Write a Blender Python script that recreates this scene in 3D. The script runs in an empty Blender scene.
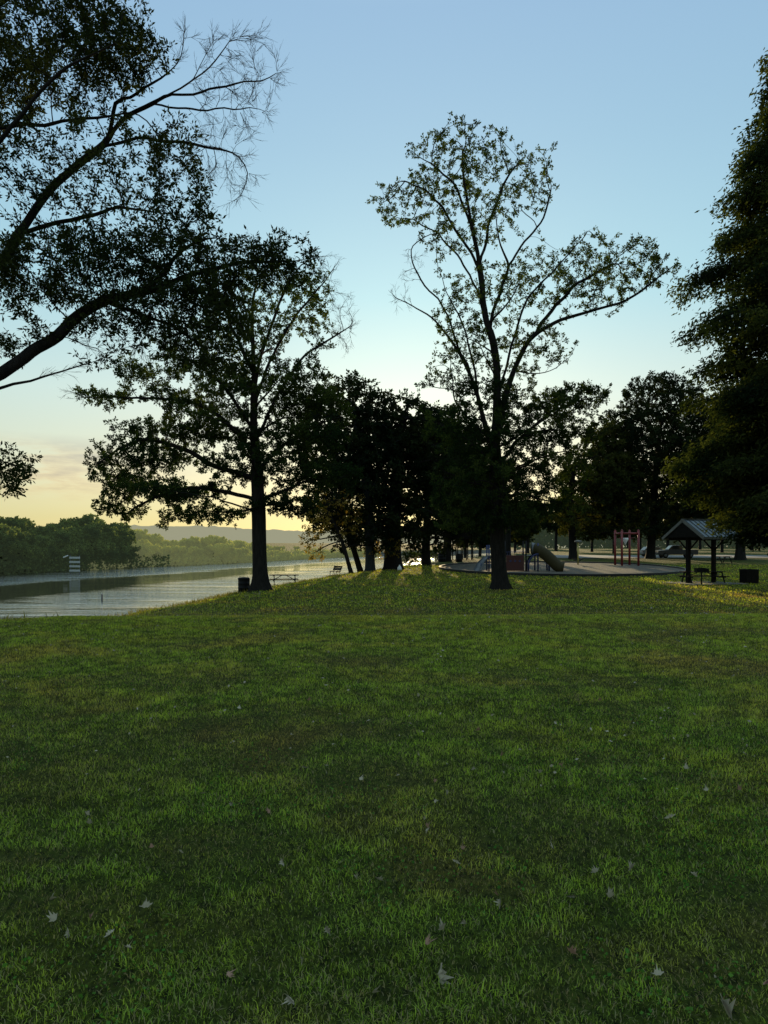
import bpy, bmesh, math, random
import numpy as np
from mathutils import Vector, Matrix

random.seed(7)
PI = math.pi
R = math.radians
scene = bpy.context.scene
COL = scene.collection

# ------------------------------------------------------------------ camera frame
F = 720.0            # focal length in pixels
HZ = 545.0           # row of the horizon
EYE = 1.6

def gx(px, Y):                      # lateral position of a bearing at depth Y
    return (px - 384.0) / F * Y
def gz(row, Y):
    return EYE + (HZ - row) / F * Y
def W(px, row, Y):
    return Vector((gx(px, Y), Y, gz(row, Y)))

# ------------------------------------------------------------------ terrain
PY = [-60, 0, 16.2, 18.5, 22, 28, 35, 43, 56, 67, 80, 100, 130, 300, 2000]
PZ = [0, 0, 0, -0.22, -0.72, -1.04, -1.12, -1.10, -0.89, -0.66, -0.42, -0.28, -0.2, 0.3, 1.0]
EY = [-300, 0, 12, 17, 25, 33, 46, 56, 67, 73, 80, 115, 150, 250, 375, 600, 2000]
EX = [-14, -14, -12.5, -10.2, -11.4, -11.2, -9.4, -6.6, -2.8, -0.4, 1.9, 13, 24, 52, 100, 230, 1200]
FY = [-300, 0, 125, 163, 208, 288, 375, 450, 600, 2000]
FX = [-110, -84, -67, -60, -42, -22, 18, 60, 150, 1000]
WZ = -3.6

def sstep(t):
    t = np.clip(t, 0, 1)
    return t * t * (3 - 2 * t)

def hash2(ix, iy, s):
    v = np.sin(ix * 127.1 + iy * 311.7 + s * 74.7) * 43758.5453
    return v - np.floor(v)

def vnoise(x, y, s=0):
    ix, iy = np.floor(x), np.floor(y)
    fx, fy = sstep(x - ix), sstep(y - iy)
    a = hash2(ix, iy, s); b = hash2(ix + 1, iy, s)
    c = hash2(ix, iy + 1, s); d = hash2(ix + 1, iy + 1, s)
    return (a * (1 - fx) + b * fx) * (1 - fy) + (c * (1 - fx) + d * fx) * fy

def fbm(x, y, s=0, o=3):
    v = 0; a = 0.5; t = 0
    for i in range(o):
        v = v + a * vnoise(x, y, s + i); t += a
        x, y, a = x * 2.03, y * 2.03, a * 0.5
    return v / t

def height(X, Y):
    X = np.asarray(X, float); Y = np.asarray(Y, float)
    # smoothed profile
    base = (np.interp(Y, PY, PZ) + np.interp(Y - 0.8, PY, PZ) + np.interp(Y + 0.8, PY, PZ)) / 3
    base = base + 0.10 * (fbm(X * 0.12, Y * 0.12, 3, 2) - 0.5) * sstep(np.abs(Y) / 10)
    base = base + 0.018 * (vnoise(X * 0.9, Y * 0.9, 5) - 0.5)
    d = X - np.interp(Y, EY, EX) + 1.1 * (vnoise(X * 0.2, Y * 0.35, 9) - 0.5)
    near = base - 0.5 * sstep((3.0 - d) / 4.0) - (base + 4.6) * 0.9 * sstep(-(d) / 7.0)
    f = np.interp(Y, FY, FX) - X + 1.2 * (vnoise(X * 0.03, Y * 0.03, 12) - 0.5)
    far = -4.8 + 3.6 * sstep((f + 2) / 9.0) + 4.0 * sstep(f / 120.0)
    return np.maximum(near, far)

def hz(x, y):
    return float(height(x, y))

# ------------------------------------------------------------------ object helpers
def tag(o, label=None, cat=None, group=None, kind=None):
    if label: o['label'] = label
    if cat: o['category'] = cat
    if group: o['group'] = group
    if kind: o['kind'] = kind
    return o

def thing(name, label, cat, loc, rz=0, group=None, kind=None):
    e = bpy.data.objects.new(name, None); COL.objects.link(e)
    e.empty_display_size = 0.3
    e.location = loc; e.rotation_euler = (0, 0, rz)
    return tag(e, label, cat, group, kind)

def copy_tree(o, parent=None):
    c = o.copy(); COL.objects.link(c); c.parent = parent
    for ch in list(o.children):
        copy_tree(ch, c)
    return c

def arr_mesh(name, verts, faces, smooth=False):
    """verts Nx3, faces list of int arrays (M,k)"""
    me = bpy.data.meshes.new(name)
    verts = np.ascontiguousarray(verts, dtype=np.float32)
    me.vertices.add(len(verts)); me.vertices.foreach_set('co', verts.ravel())
    loops = np.concatenate([f.ravel() for f in faces]).astype(np.int32)
    tot = np.concatenate([np.full(len(f), f.shape[1], np.int32) for f in faces])
    start = np.concatenate([[0], np.cumsum(tot)[:-1]]).astype(np.int32)
    me.loops.add(len(loops)); me.loops.foreach_set('vertex_index', loops)
    me.polygons.add(len(tot)); me.polygons.foreach_set('loop_start', start)
    me.polygons.foreach_set('loop_total', tot)
    me.update(calc_edges=True)
    me.polygons.foreach_set('use_smooth', np.full(len(tot), smooth, dtype=bool))
    return me

def link(name, me, mat, parent=None):
    o = bpy.data.objects.new(name, me); COL.objects.link(o)
    if mat: me.materials.append(mat)
    if parent: o.parent = parent
    return o

class MB:
    def __init__(s): s.bm = bmesh.new()
    def box(s, c, size, rot=(0, 0, 0), bevel=0.0):
        m = Matrix.Translation(c) @ (Matrix.Rotation(rot[2], 4, 'Z') @ Matrix.Rotation(rot[1], 4, 'Y') @ Matrix.Rotation(rot[0], 4, 'X')) @ Matrix.Diagonal((size[0], size[1], size[2], 1))
        r = bmesh.ops.create_cube(s.bm, size=1.0, matrix=m)
        if bevel > 0:
            es = list({e for v in r['verts'] for e in v.link_edges})
            bmesh.ops.bevel(s.bm, geom=es, offset=bevel, segments=2, affect='EDGES', profile=0.6)
        return s
    def tube(s, pts, rad, n=10, cap=True):
        pts = [Vector(p) for p in pts]
        if not isinstance(rad, (list, tuple)): rad = [rad] * len(pts)
        rings = []; ref = None
        for i, p in enumerate(pts):
            t = (pts[min(i + 1, len(pts) - 1)] - pts[max(i - 1, 0)]).normalized()
            if ref is None:
                ref = Vector((0, 0, 1)) if abs(t.z) < 0.9 else Vector((1, 0, 0))
            u = ref - t * ref.dot(t); u.normalize(); v = t.cross(u); ref = u
            rings.append([s.bm.verts.new(p + (u * math.cos(2 * PI * k / n) + v * math.sin(2 * PI * k / n)) * rad[i]) for k in range(n)])
        for a, b in zip(rings[:-1], rings[1:]):
            for k in range(n):
                f = s.bm.faces.new((a[k], a[(k + 1) % n], b[(k + 1) % n], b[k])); f.smooth = True
        if cap:
            s.bm.faces.new(rings[0][::-1]); s.bm.faces.new(rings[-1])
        return s
    def lathe(s, prof, c=(0, 0, 0), n=20, axis=None):
        c = Vector(c); rings = []
        for r, z in prof:
            rings.append([s.bm.verts.new(c + Vector((r * math.cos(2 * PI * k / n), r * math.sin(2 * PI * k / n), z))) for k in range(n)])
        for a, b in zip(rings[:-1], rings[1:]):
            for k in range(n):
                f = s.bm.faces.new((a[k], a[(k + 1) % n], b[(k + 1) % n], b[k])); f.smooth = True
        s.bm.faces.new(rings[0][::-1]); s.bm.faces.new(rings[-1])
        return s
    def prism(s, poly, a, b, axis='y'):
        """poly in (x,z) extruded along y from a to b"""
        A = [s.bm.verts.new((p[0], a, p[1])) for p in poly]
        B = [s.bm.verts.new((p[0], b, p[1])) for p in poly]
        s.bm.faces.new(A); s.bm.faces.new(B[::-1])
        n = len(poly)
        for i in range(n):
            s.bm.faces.new((A[(i + 1) % n], A[i], B[i], B[(i + 1) % n]))
        return s
    def xform(s, m):
        bmesh.ops.transform(s.bm, matrix=m, verts=s.bm.verts); return s
    def build(s, name, mat, parent=None):
        bmesh.ops.recalc_face_normals(s.bm, faces=s.bm.faces)
        me = bpy.data.meshes.new(name); s.bm.to_mesh(me); s.bm.free()
        return link(name, me, mat, parent)

# ------------------------------------------------------------------ materials
def nmat(name):
    m = bpy.data.materials.new(name); m.use_nodes = True
    nt = m.node_tree; nt.nodes.clear()
    out = nt.nodes.new('ShaderNodeOutputMaterial')
    return m, nt, out

def N(nt, t, **kw):
    n = nt.nodes.new(t)
    for k, v in kw.items():
        if k in n.inputs: n.inputs[k].default_value = v
        else: setattr(n, k, v)
    return n

def mixc(nt, fac, a, b, bt='MIX'):
    n = nt.nodes.new('ShaderNodeMix'); n.data_type = 'RGBA'; n.blend_type = bt
    for s, v in ((n.inputs[0], fac), (n.inputs[6], a), (n.inputs[7], b)):
        if hasattr(v, 'is_output') or isinstance(v, bpy.types.NodeSocket): nt.links.new(v, s)
        elif isinstance(v, (int, float)): s.default_value = v
        else: s.default_value = (*v, 1) if len(v) == 3 else v
    return n.outputs[2]

def ramp(nt, src, stops):
    r = nt.nodes.new('ShaderNodeValToRGB'); e = r.color_ramp.elements
    while len(e) < len(stops): e.new(0.5)
    for el, (p, c) in zip(e, stops):
        el.position = p; el.color = (*c, 1) if len(c) == 3 else c
    nt.links.new(src, r.inputs[0]); return r.outputs[0]

def noise(nt, scale, detail=3, rough=0.6, coord='Object', stretch=(1, 1, 1), dist=0.0):
    tc = nt.nodes.new('ShaderNodeTexCoord') if coord != 'Position' else nt.nodes.new('ShaderNodeNewGeometry')
    mp = nt.nodes.new('ShaderNodeMapping'); mp.inputs['Scale'].default_value = stretch
    nt.links.new(tc.outputs[coord], mp.inputs[0])
    n = N(nt, 'ShaderNodeTexNoise', Scale=scale, Detail=detail, Roughness=rough, Distortion=dist)
    nt.links.new(mp.outputs[0], n.inputs['Vector'])
    return n.outputs[0]

def paint(name, col, rough=0.55, metal=0.0, var=0.25, scale=6.0, bump=0.0, bscale=30, spec=0.5):
    m, nt, out = nmat(name)
    b = N(nt, 'ShaderNodeBsdfPrincipled', Roughness=rough, Metallic=metal); b.inputs['Specular IOR Level'].default_value = spec
    nz = noise(nt, scale, 5, 0.65)
    c = ramp(nt, nz, [(0.25, tuple(x * (1 - var) for x in col)), (0.75, tuple(min(1, x * (1 + var)) for x in col))])
    nt.links.new(c, b.inputs['Base Color'])
    if bump:
        bp = N(nt, 'ShaderNodeBump', Strength=bump, Distance=0.02)
        nt.links.new(noise(nt, bscale, 6, 0.7), bp.inputs['Height']); nt.links.new(bp.outputs[0], b.inputs['Normal'])
    nt.links.new(b.outputs[0], out.inputs[0]); return m

def leaf_mat(name, dark, light, trans=0.35, haze=None, tcol=None):
    """foliage: diffuse + translucent; per leaf value in attribute 'rnd'"""
    m, nt, out = nmat(name)
    at = N(nt, 'ShaderNodeAttribute', attribute_name='rnd')
    c = mixc(nt, at.outputs['Fac'], dark, light)
    d = N(nt, 'ShaderNodeBsdfDiffuse'); nt.links.new(c, d.inputs[0])
    t = N(nt, 'ShaderNodeBsdfTranslucent')
    tc = mixc(nt, 1.0, c, tcol or (1.6, 1.5, 0.6), 'MULTIPLY'); nt.links.new(tc, t.inputs[0])
    mx = N(nt, 'ShaderNodeMixShader'); mx.inputs[0].default_value = trans
    nt.links.new(d.outputs[0], mx.inputs[1]); nt.links.new(t.outputs[0], mx.inputs[2])
    res = mx.outputs[0]
    if haze:  # aerial haze painted in: an even glow mixed over the leaf colour
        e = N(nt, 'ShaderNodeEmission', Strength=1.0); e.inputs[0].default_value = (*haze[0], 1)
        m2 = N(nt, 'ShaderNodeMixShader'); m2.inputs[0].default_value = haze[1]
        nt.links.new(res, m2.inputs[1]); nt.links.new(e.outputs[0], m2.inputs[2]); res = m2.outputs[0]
    nt.links.new(res, out.inputs[0]); return m

def bark_mat(name, c0, c1, scale=4):
    m, nt, out = nmat(name)
    b = N(nt, 'ShaderNodeBsdfPrincipled', Roughness=0.9); b.inputs['Specular IOR Level'].default_value = 0.12
    nz = noise(nt, scale, 6, 0.7, stretch=(2.5, 2.5, 0.5), dist=0.6)
    nt.links.new(ramp(nt, nz, [(0.3, c0), (0.7, c1)]), b.inputs['Base Color'])
    bp = N(nt, 'ShaderNodeBump', Strength=0.9, Distance=0.05)
    nt.links.new(noise(nt, scale * 2, 6, 0.75, stretch=(3, 3, 0.4)), bp.inputs['Height'])
    nt.links.new(bp.outputs[0], b.inputs['Normal'])
    nt.links.new(b.outputs[0], out.inputs[0]); return m

M = {}
M['bark'] = bark_mat('oak bark', (0.006, 0.0055, 0.005), (0.026, 0.022, 0.019))
M['bark_pale'] = bark_mat('pale bark', (0.015, 0.017, 0.018), (0.045, 0.05, 0.052))
M['leaf_oak'] = leaf_mat('oak leaves', (0.016, 0.026, 0.012), (0.05, 0.06, 0.02), 0.30)
M['leaf_mid'] = leaf_mat('tall oak leaves', (0.014, 0.027, 0.011), (0.08, 0.10, 0.026), 0.36, tcol=(1.4, 1.5, 0.6))
M['leaf_dark'] = leaf_mat('dark leaves', (0.010, 0.018, 0.010), (0.035, 0.045, 0.018), 0.22)
M['leaf_gold'] = leaf_mat('golden leaves', (0.16, 0.12, 0.03), (0.42, 0.30, 0.10), 0.6)
M['leaf_cyp'] = leaf_mat('cypress leaves', (0.012, 0.020, 0.010), (0.095, 0.105, 0.028), 0.38, tcol=(1.4, 1.5, 0.6))
M['leaf_bg'] = leaf_mat('park tree leaves', (0.015, 0.024, 0.010), (0.06, 0.065, 0.018), 0.35)

# ------------------------------------------------------------------ tree builder
def ellipsoid_pts(rng, c, r, n, shell=0.35):
    d = rng.normal(size=(n, 3)); d /= np.linalg.norm(d, axis=1)[:, None]
    rad = (shell + (1 - shell) * rng.random(n) ** 0.6) if shell > 0 else rng.random(n) ** (1 / 3)
    return np.array(c) + d * rad[:, None] * np.array(r)

class Tree:
    def __init__(s, seed, step):
        s.rng = np.random.default_rng(seed); s.step = step
        s.P = []; s.par = []; s.minr = []
    def limb(s, pts, r0, r1, wob=0.15):
        """polyline of world points; attaches to the nearest node already there"""
        pts = [np.array(p, float) for p in pts]
        if s.P:
            A = np.array(s.P); i = int(np.argmin(((A - pts[0]) ** 2).sum(1)))
            cur = i; pts[0] = A[i]
        else:
            s.P.append(pts[0]); s.par.append(-1); s.minr.append(r0); cur = 0
        # Catmull-Rom through the points
        q = [pts[0]] + pts + [pts[-1]]
        L = sum(np.linalg.norm(b - a) for a, b in zip(pts[:-1], pts[1:])); done = 0
        for k in range(1, len(q) - 2):
            a, b, c, d = q[k - 1], q[k], q[k + 1], q[k + 2]
            ln = np.linalg.norm(c - b); m = max(1, int(round(ln / s.step)))
            for j in range(1, m + 1):
                t = j / m
                p = 0.5 * ((2 * b) + (-a + c) * t + (2 * a - 5 * b + 4 * c - d) * t * t + (-a + 3 * b - 3 * c + d) * t ** 3)
                p = p + s.rng.normal(size=3) * s.step * wob * (0 if (len(s.P) < 6) else 1)
                f = (done + ln * t) / L
                s.P.append(p); s.par.append(cur); s.minr.append(r0 + (r1 - r0) * f ** 0.8); cur = len(s.P) - 1
            done += ln
        return s
    def grow(s, attr, infl=6.0, kill=1.6, iters=120, jitter=0.25, grav=0.0, zmin=None):
        st = s.step; A = np.array(attr); P = list(s.P)
        near = np.full(len(A), -1); nd = np.full(len(A), 1e9)
        new = list(range(len(P)))
        if zmin is not None: new = [i for i in new if P[i][2] > zmin]
        for it in range(iters):
            if not len(A): break
            Q = np.array([P[i] for i in new])
            if len(Q):
                d = np.sqrt(((A[:, None, :] - Q[None]) ** 2).sum(2))
                j = d.argmin(1); dm = d[np.arange(len(A)), j]
                up = dm < nd; nd[up] = dm[up]; near[up] = np.array(new)[j[up]]
            keep = nd > kill * st
            A, near, nd = A[keep], near[keep], nd[keep]
            act = nd < infl * st if it > 3 else nd < infl * st * 3
            if not act.any():
                infl *= 1.5
                if infl > 60: break
                new = []
                continue
            new = []
            ids = near[act]; dirs = A[act] - np.array([P[i] for i in ids]); dirs /= np.linalg.norm(dirs, axis=1)[:, None]
            for i in np.unique(ids):
                v = dirs[ids == i].sum(0); v /= (np.linalg.norm(v) + 1e-6)
                v = v + s.rng.normal(size=3) * jitter; v[2] += grav
                if s.par[i] >= 0:
                    w = P[i] - P[s.par[i]]; v = v + 0.5 * w / (np.linalg.norm(w) + 1e-6)
                v /= np.linalg.norm(v)
                P.append(P[i] + v * st); s.par.append(int(i)); s.minr.append(0.0); new.append(len(P) - 1)
            if len(P) > 9000: break
        s.P = P; return s
    def radii(s, Rb, e=2.1, tip=None):
        n = len(s.P); w = np.zeros(n); ch = [[] for _ in range(n)]
        for i in range(n):
            if s.par[i] >= 0: ch[s.par[i]].append(i)
        for i in range(n - 1, -1, -1):
            if not ch[i]: w[i] = 1
            if s.par[i] >= 0: w[s.par[i]] += w[i]
        s.w = w; s.ch = ch
        r = Rb * (w / w[0]) ** (1 / e)
        if tip: r = np.maximum(r, tip)
        s.r = np.maximum(r, np.array(s.minr)); return s
    def wood(s, flare=0.5, fh=0.6, bark_sides=8):
        """tube mesh of all chains"""
        V = []; Fc = []; P = s.P; z0 = P[0][2]
        stack = [(0, -1)]
        rng = s.rng
        while stack:
            st0, pa = stack.pop()
            chain = [] if pa < 0 else [pa]
            i = st0
            while True:
                chain.append(i)
                cs = s.ch[i]
                if not cs: break
                m = max(cs, key=lambda c: s.w[c] + s.minr[c] * 1000)
                for c in cs:
                    if c != m: stack.append((c, i))
                i = m
            if len(chain) < 2: continue
            pts = np.array([P[k] for k in chain]); rr = np.array([s.r[k] for k in chain])
            if pa >= 0: rr[0] = min(s.r[chain[1]] * 1.15, s.r[pa])
            rr[-1] *= 0.45
            # smooth
            if len(pts) > 3:
                sm = pts.copy(); sm[1:-1] = 0.5 * pts[1:-1] + 0.25 * (pts[:-2] + pts[2:]); pts = sm
            ns = bark_sides * 2 if rr[0] > 0.25 else (bark_sides if rr[0] > 0.08 else (5 if rr[0] > 0.03 else 3))
            if pa < 0 and flare:      # dense rings for the root flare
                ex = [pts[0] + (pts[1] - pts[0]) * t for t in (0, 0.12, 0.28, 0.5, 0.75)]
                er = [rr[0]] * 5
                pts = np.vstack([ex, pts[1:]]); rr = np.concatenate([er, rr[1:]])
            ref = np.array([0.3, 1, 0.1]); base = len(V)
            for k in range(len(pts)):
                t = pts[min(k + 1, len(pts) - 1)] - pts[max(k - 1, 0)]; t = t / (np.linalg.norm(t) + 1e-9)
                u = ref - t * ref.dot(t); u /= (np.linalg.norm(u) + 1e-9); v = np.cross(t, u); ref = u
                fl = 1 + flare * math.exp(-max(0, pts[k][2] - z0) / fh) if pa < 0 else 1
                for a in range(ns):
                    an = 2 * PI * a / ns
                    q = rr[k] * (fl if pa < 0 else 1)
                    if pa < 0 and rr[0] > 0.2:
                        q *= 1 + 0.05 * math.sin(3 * an + 1) + 0.03 * math.sin(7 * an + pts[k][2] * 0.7) + (fl - 1) * 0.35 * math.sin(5 * an + 2)
                    V.append(pts[k] + (u * math.cos(an) + v * math.sin(an)) * q)
            for k in range(len(pts) - 1):
                for a in range(ns):
                    b = (a + 1) % ns
                    Fc.append((base + k * ns + a, base + k * ns + b, base + (k + 1) * ns + b, base + (k + 1) * ns + a))
        s.V = V; s.Fc = Fc; return s
    def foliage(s, per, size, spread, maxw=3, bare=None, aspect=0.42, droop=0.0, bias=None, density=None, twig=0.006, sub=3):
        """leaf sprays on the thin ends. returns leaf arrays, appends twigs to wood"""
        rng = s.rng; P = np.array(s.P)
        idx = [i for i in range(len(P)) if s.w[i] <= maxw and s.par[i] >= 0 and s.minr[i] < 0.02]
        cen = []; tw = []; baref = []
        for i in idx:
            isb = bare is not None and any((((P[i] - b[0]) / b[1]) ** 2).sum() < 1 for b in bare)
            dn = 1.0 if density is None else density(P[i])
            d0 = P[i] - P[s.par[i]]; d0 /= np.linalg.norm(d0) + 1e-9
            for k in range(sub):
                if not isb and rng.random() > dn: continue
                v = d0 * (1.3 if isb else 0.5) + rng.normal(size=3) * (0.42 if isb else 0.6); v[2] -= droop; v /= np.linalg.norm(v)
                ln = spread * (0.45 + 0.8 * rng.random()) * (1.25 if isb else 1)
                c = P[i] + v * ln
                tw.append((P[i], c)); 
                if not isb: cen.append((c, v))
                else:
                    for q in range(2):
                        v2 = v * 1.3 + rng.normal(size=3) * 0.5; m = P[i] + v * ln * (0.4 + 0.3 * q)
                        tw.append((m, m + v2 / np.linalg.norm(v2) * ln * 0.6))
        # twigs : three sided slivers
        if tw:
            A = np.array([t[0] for t in tw]); B = np.array([t[1] for t in tw])
            d = B - A; d /= np.linalg.norm(d, axis=1)[:, None] + 1e-9
            u = np.cross(d, np.array([0.31, 0.2, 0.93])); u /= np.linalg.norm(u, axis=1)[:, None] + 1e-9
            v = np.cross(d, u)
            rings = []
            for k in range(3):
                a = 2 * PI * k / 3; rings.append(u * math.cos(a) + v * math.sin(a))
            TV = np.stack([A + rings[0] * twig, A + rings[1] * twig, A + rings[2] * twig, B + rings[0] * twig * 0.4, B + rings[1] * twig * 0.4, B + rings[2] * twig * 0.4], 1).reshape(-1, 3)
            b = np.arange(len(A))[:, None] * 6
            TF = np.concatenate([b + np.array([0, 1, 4, 3]), b + np.array([1, 2, 5, 4]), b + np.array([2, 0, 3, 5])])
        else:
            TV = np.zeros((0, 3)); TF = np.zeros((0, 4), int)
        s.TV, s.TF = TV, TF
        if not cen: return None
        C = np.array([c[0] for c in cen]); D = np.array([c[1] for c in cen])
        C = np.repeat(C, per, 0); D = np.repeat(D, per, 0); n = len(C)
        off = rng.normal(size=(n, 3)); off /= np.linalg.norm(off, axis=1)[:, None]
        d = off + D * 0.5; d[:, 2] -= droop; d /= np.linalg.norm(d, axis=1)[:, None]
        C = C - D * (rng.random(n)[:, None]) * spread * 0.6 + off * spread * 0.22 * rng.random((n, 1))
        s.leaf = leaf_arrays(rng, C, d, size * (0.6 + 0.7 * rng.random(n)), aspect)
        # clump shading value: low frequency plus per leaf jitter
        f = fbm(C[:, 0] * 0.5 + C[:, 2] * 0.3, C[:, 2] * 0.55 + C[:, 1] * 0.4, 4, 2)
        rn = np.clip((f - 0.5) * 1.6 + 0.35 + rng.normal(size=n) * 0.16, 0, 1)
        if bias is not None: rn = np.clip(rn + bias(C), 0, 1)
        s.rnd = rn
        return s.leaf

def leaf_arrays(rng, C, d, L, aspect):
    n = len(C)
    r = rng.normal(size=(n, 3)); u = np.cross(d, r); u /= np.linalg.norm(u, axis=1)[:, None] + 1e-9
    nn = np.cross(u, d)
    L = np.asarray(L)[:, None]
    mid = C + d * L * 0.45 - nn * L * 0.10
    V = np.stack([C, mid + u * L * aspect * 0.5 + nn * L * 0.08, C + d * L, mid - u * L * aspect * 0.5 + nn * L * 0.08], 1).reshape(-1, 3)
    Fq = np.arange(n * 4).reshape(-1, 4)
    return V, Fq

def set_rnd(me, vals, per):
    a = me.attributes.new('rnd', 'FLOAT', 'POINT')
    a.data.foreach_set('value', np.repeat(vals, per).astype(np.float32))

def finish_tree(t, name, label, cat, group, bark, leafm, base, rz=0, crown='crown'):
    root = thing(name, label, cat, base, rz, group)
    b = np.array(base)
    V = np.vstack([np.array(t.V), t.TV]) - b
    me = arr_mesh('trunk', V, [np.array(t.Fc), t.TF + len(t.V)], smooth=True)
    link('trunk', me, bark, root)
    if hasattr(t, 'leaf'):
        me = arr_mesh(crown, t.leaf[0] - b, [t.leaf[1]])
        set_rnd(me, t.rnd, 4)
        link(crown, me, leafm, root)
    return root

def pblob(px, row, Y, rpx, rrow, ry=None):
    """ellipsoid centre and radii (world) from its bearing, height and depth"""
    c = W(px, row, Y); k = Y / F
    return (np.array(c), np.array([rpx * k, (ry if ry else (rpx + rrow) * 0.5 * k), rrow * k]))

# ------------------------------------------------------------------ ground
def axis(segs):
    out = []
    for a, b, st in segs:
        out += list(np.arange(a, b, st))
    return np.array(out + [segs[-1][1]])
gxs = axis([(-900, -120, 40), (-120, -40, 4), (-40, 45, 0.6), (45, 120, 3), (120, 1300, 60)])
gys = axis([(-60, -4, 6), (-4, 60, 0.5), (60, 130, 1.5), (130, 480, 8), (480, 2400, 80)])
GX, GY = np.meshgrid(gxs, gys)
GZ = height(GX, GY)
nx, ny = len(gxs), len(gys)
ii = (np.arange(ny - 1)[:, None] * nx + np.arange(nx - 1)[None]).ravel()
gf = np.stack([ii, ii + 1, ii + nx + 1, ii + nx], 1)
me = arr_mesh('ground', np.stack([GX.ravel(), GY.ravel(), GZ.ravel()], 1), [gf], smooth=True)

def lawn_colour(nt, soil=0.0):
    big = noise(nt, 0.33, 4, 0.6, 'Position', (1, 1, 0.0), 0.4)
    med = noise(nt, 1.7, 4, 0.65, 'Position', (1, 1.2, 0.0), 0.6)
    c1 = ramp(nt, big, [(0.34, (0.205, 0.232, 0.036)), (0.5, (0.148, 0.225, 0.032)), (0.64, (0.245, 0.228, 0.055))])
    c2 = ramp(nt, med, [(0.32, (0.74, 0.70, 0.68)), (0.48, (0.95, 0.95, 0.95)), (0.68, (1.0, 0.93, 0.88))])
    return mixc(nt, 1.0, c1, c2, 'MULTIPLY')

m, nt, out = nmat('lawn')
b = N(nt, 'ShaderNodeBsdfPrincipled', Roughness=0.95); b.inputs['Specular IOR Level'].default_value = 0.1
lc = lawn_colour(nt)
fine = noise(nt, 28, 5, 0.75, 'Position', (1, 0.45, 0.0))
lc = mixc(nt, 1.0, lc, ramp(nt, fine, [(0.35, (0.05, 0.05, 0.045)), (0.72, (0.65, 0.62, 0.52))]), 'MULTIPLY')
# mud and stone showing on the river bank
sep = N(nt, 'ShaderNodeSeparateXYZ'); g = N(nt, 'ShaderNodeNewGeometry'); nt.links.new(g.outputs['Position'], sep.inputs[0])
mr = N(nt, 'ShaderNodeMapRange'); mr.inputs[1].default_value = -1.55; mr.inputs[2].default_value = -2.0
nt.links.new(sep.outputs[2], mr.inputs[0])
mud = ramp(nt, noise(nt, 3.0, 6, 0.7, 'Position'), [(0.35, (0.035, 0.030, 0.022)), (0.65, (0.16, 0.145, 0.12))])
lc = mixc(nt, mr.outputs[0], lc, mud)
nt.links.new(lc, b.inputs['Base Color'])
bp = N(nt, 'ShaderNodeBump', Strength=1.0, Distance=0.06)
nt.links.new(fine, bp.inputs['Height']); nt.links.new(bp.outputs[0], b.inputs['Normal'])
nt.links.new(b.outputs[0], out.inputs[0]); M['lawn'] = m
tag(link('ground', me, M['lawn']), kind='structure')

# ------------------------------------------------------------------ water
m, nt, out = nmat('river water')
b = N(nt, 'ShaderNodeBsdfPrincipled', Roughness=0.03, IOR=1.65); b.inputs['Specular Tint'].default_value = (1.0, 0.95, 0.82, 1)
b.inputs['Base Color'].default_value = (0.05, 0.05, 0.034, 1)
b.inputs['Specular IOR Level'].default_value = 1.0
n1 = noise(nt, 0.45, 5, 0.62, 'Position', (0.35, 1.0, 0)); n2 = noise(nt, 5.0, 3, 0.6, 'Position', (0.5, 1.0, 0))
g = N(nt, 'ShaderNodeNewGeometry'); sep = N(nt, 'ShaderNodeSeparateXYZ'); nt.links.new(g.outputs['Position'], sep.inputs[0])
def mth(op, a_, b_, c_=None):
    q_ = nt.nodes.new('ShaderNodeMath'); q_.operation = op
    for i_, v_ in enumerate((a_, b_, c_)):
        if v_ is None: continue
        if isinstance(v_, (int, float)): q_.inputs[i_].default_value = v_
        else: nt.links.new(v_, q_.inputs[i_])
    return q_.outputs[0]
band = noise(nt, 0.05, 3, 0.5, 'Position', (0.5, 0.5, 0), 0.3)
s_co = mth('MULTIPLY_ADD', sep.outputs[1], -0.25, sep.outputs[0])      # runs across the river
s_co = mth('MULTIPLY_ADD', band, 16.0, s_co)
calm = mth('ABSOLUTE', mth('ADD', s_co, 54.5), 0.0)                     # distance from the calm channel
mr_ = N(nt, 'ShaderNodeMapRange'); mr_.inputs[1].default_value = 7.0; mr_.inputs[2].default_value = 15.0; mr_.inputs[3].default_value = 0.08; mr_.inputs[4].default_value = 1.0
nt.links.new(calm, mr_.inputs[0])
paws = ramp(nt, noise(nt, 0.10, 4, 0.6, 'Position', (0.35, 1.3, 0), 0.5), [(0.36, (0.10, 0.10, 0.10)), (0.60, (1, 1, 1))])
mf_ = N(nt, 'ShaderNodeMapRange'); mf_.inputs[1].default_value = -58.0; mf_.inputs[2].default_value = -72.0; mf_.inputs[3].default_value = 1.5; mf_.inputs[4].default_value = 7.0
nt.links.new(s_co, mf_.inputs[0])
rough = mth('MULTIPLY', mth('MULTIPLY', mr_.outputs[0], paws), mf_.outputs[0])
add = N(nt, 'ShaderNodeMath', operation='MULTIPLY_ADD'); nt.links.new(n2, add.inputs[0]); add.inputs[1].default_value = 0.25; nt.links.new(n1, add.inputs[2])
mul = N(nt, 'ShaderNodeMath', operation='MULTIPLY'); nt.links.new(add.outputs[0], mul.inputs[0]); nt.links.new(rough, mul.inputs[1])
bp = N(nt, 'ShaderNodeBump', Strength=1.0, Distance=0.14)
nt.links.new(mul.outputs[0], bp.inputs['Height']); nt.links.new(bp.outputs[0], b.inputs['Normal'])
nt.links.new(b.outputs[0], out.inputs[0]); M['water'] = m
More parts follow.
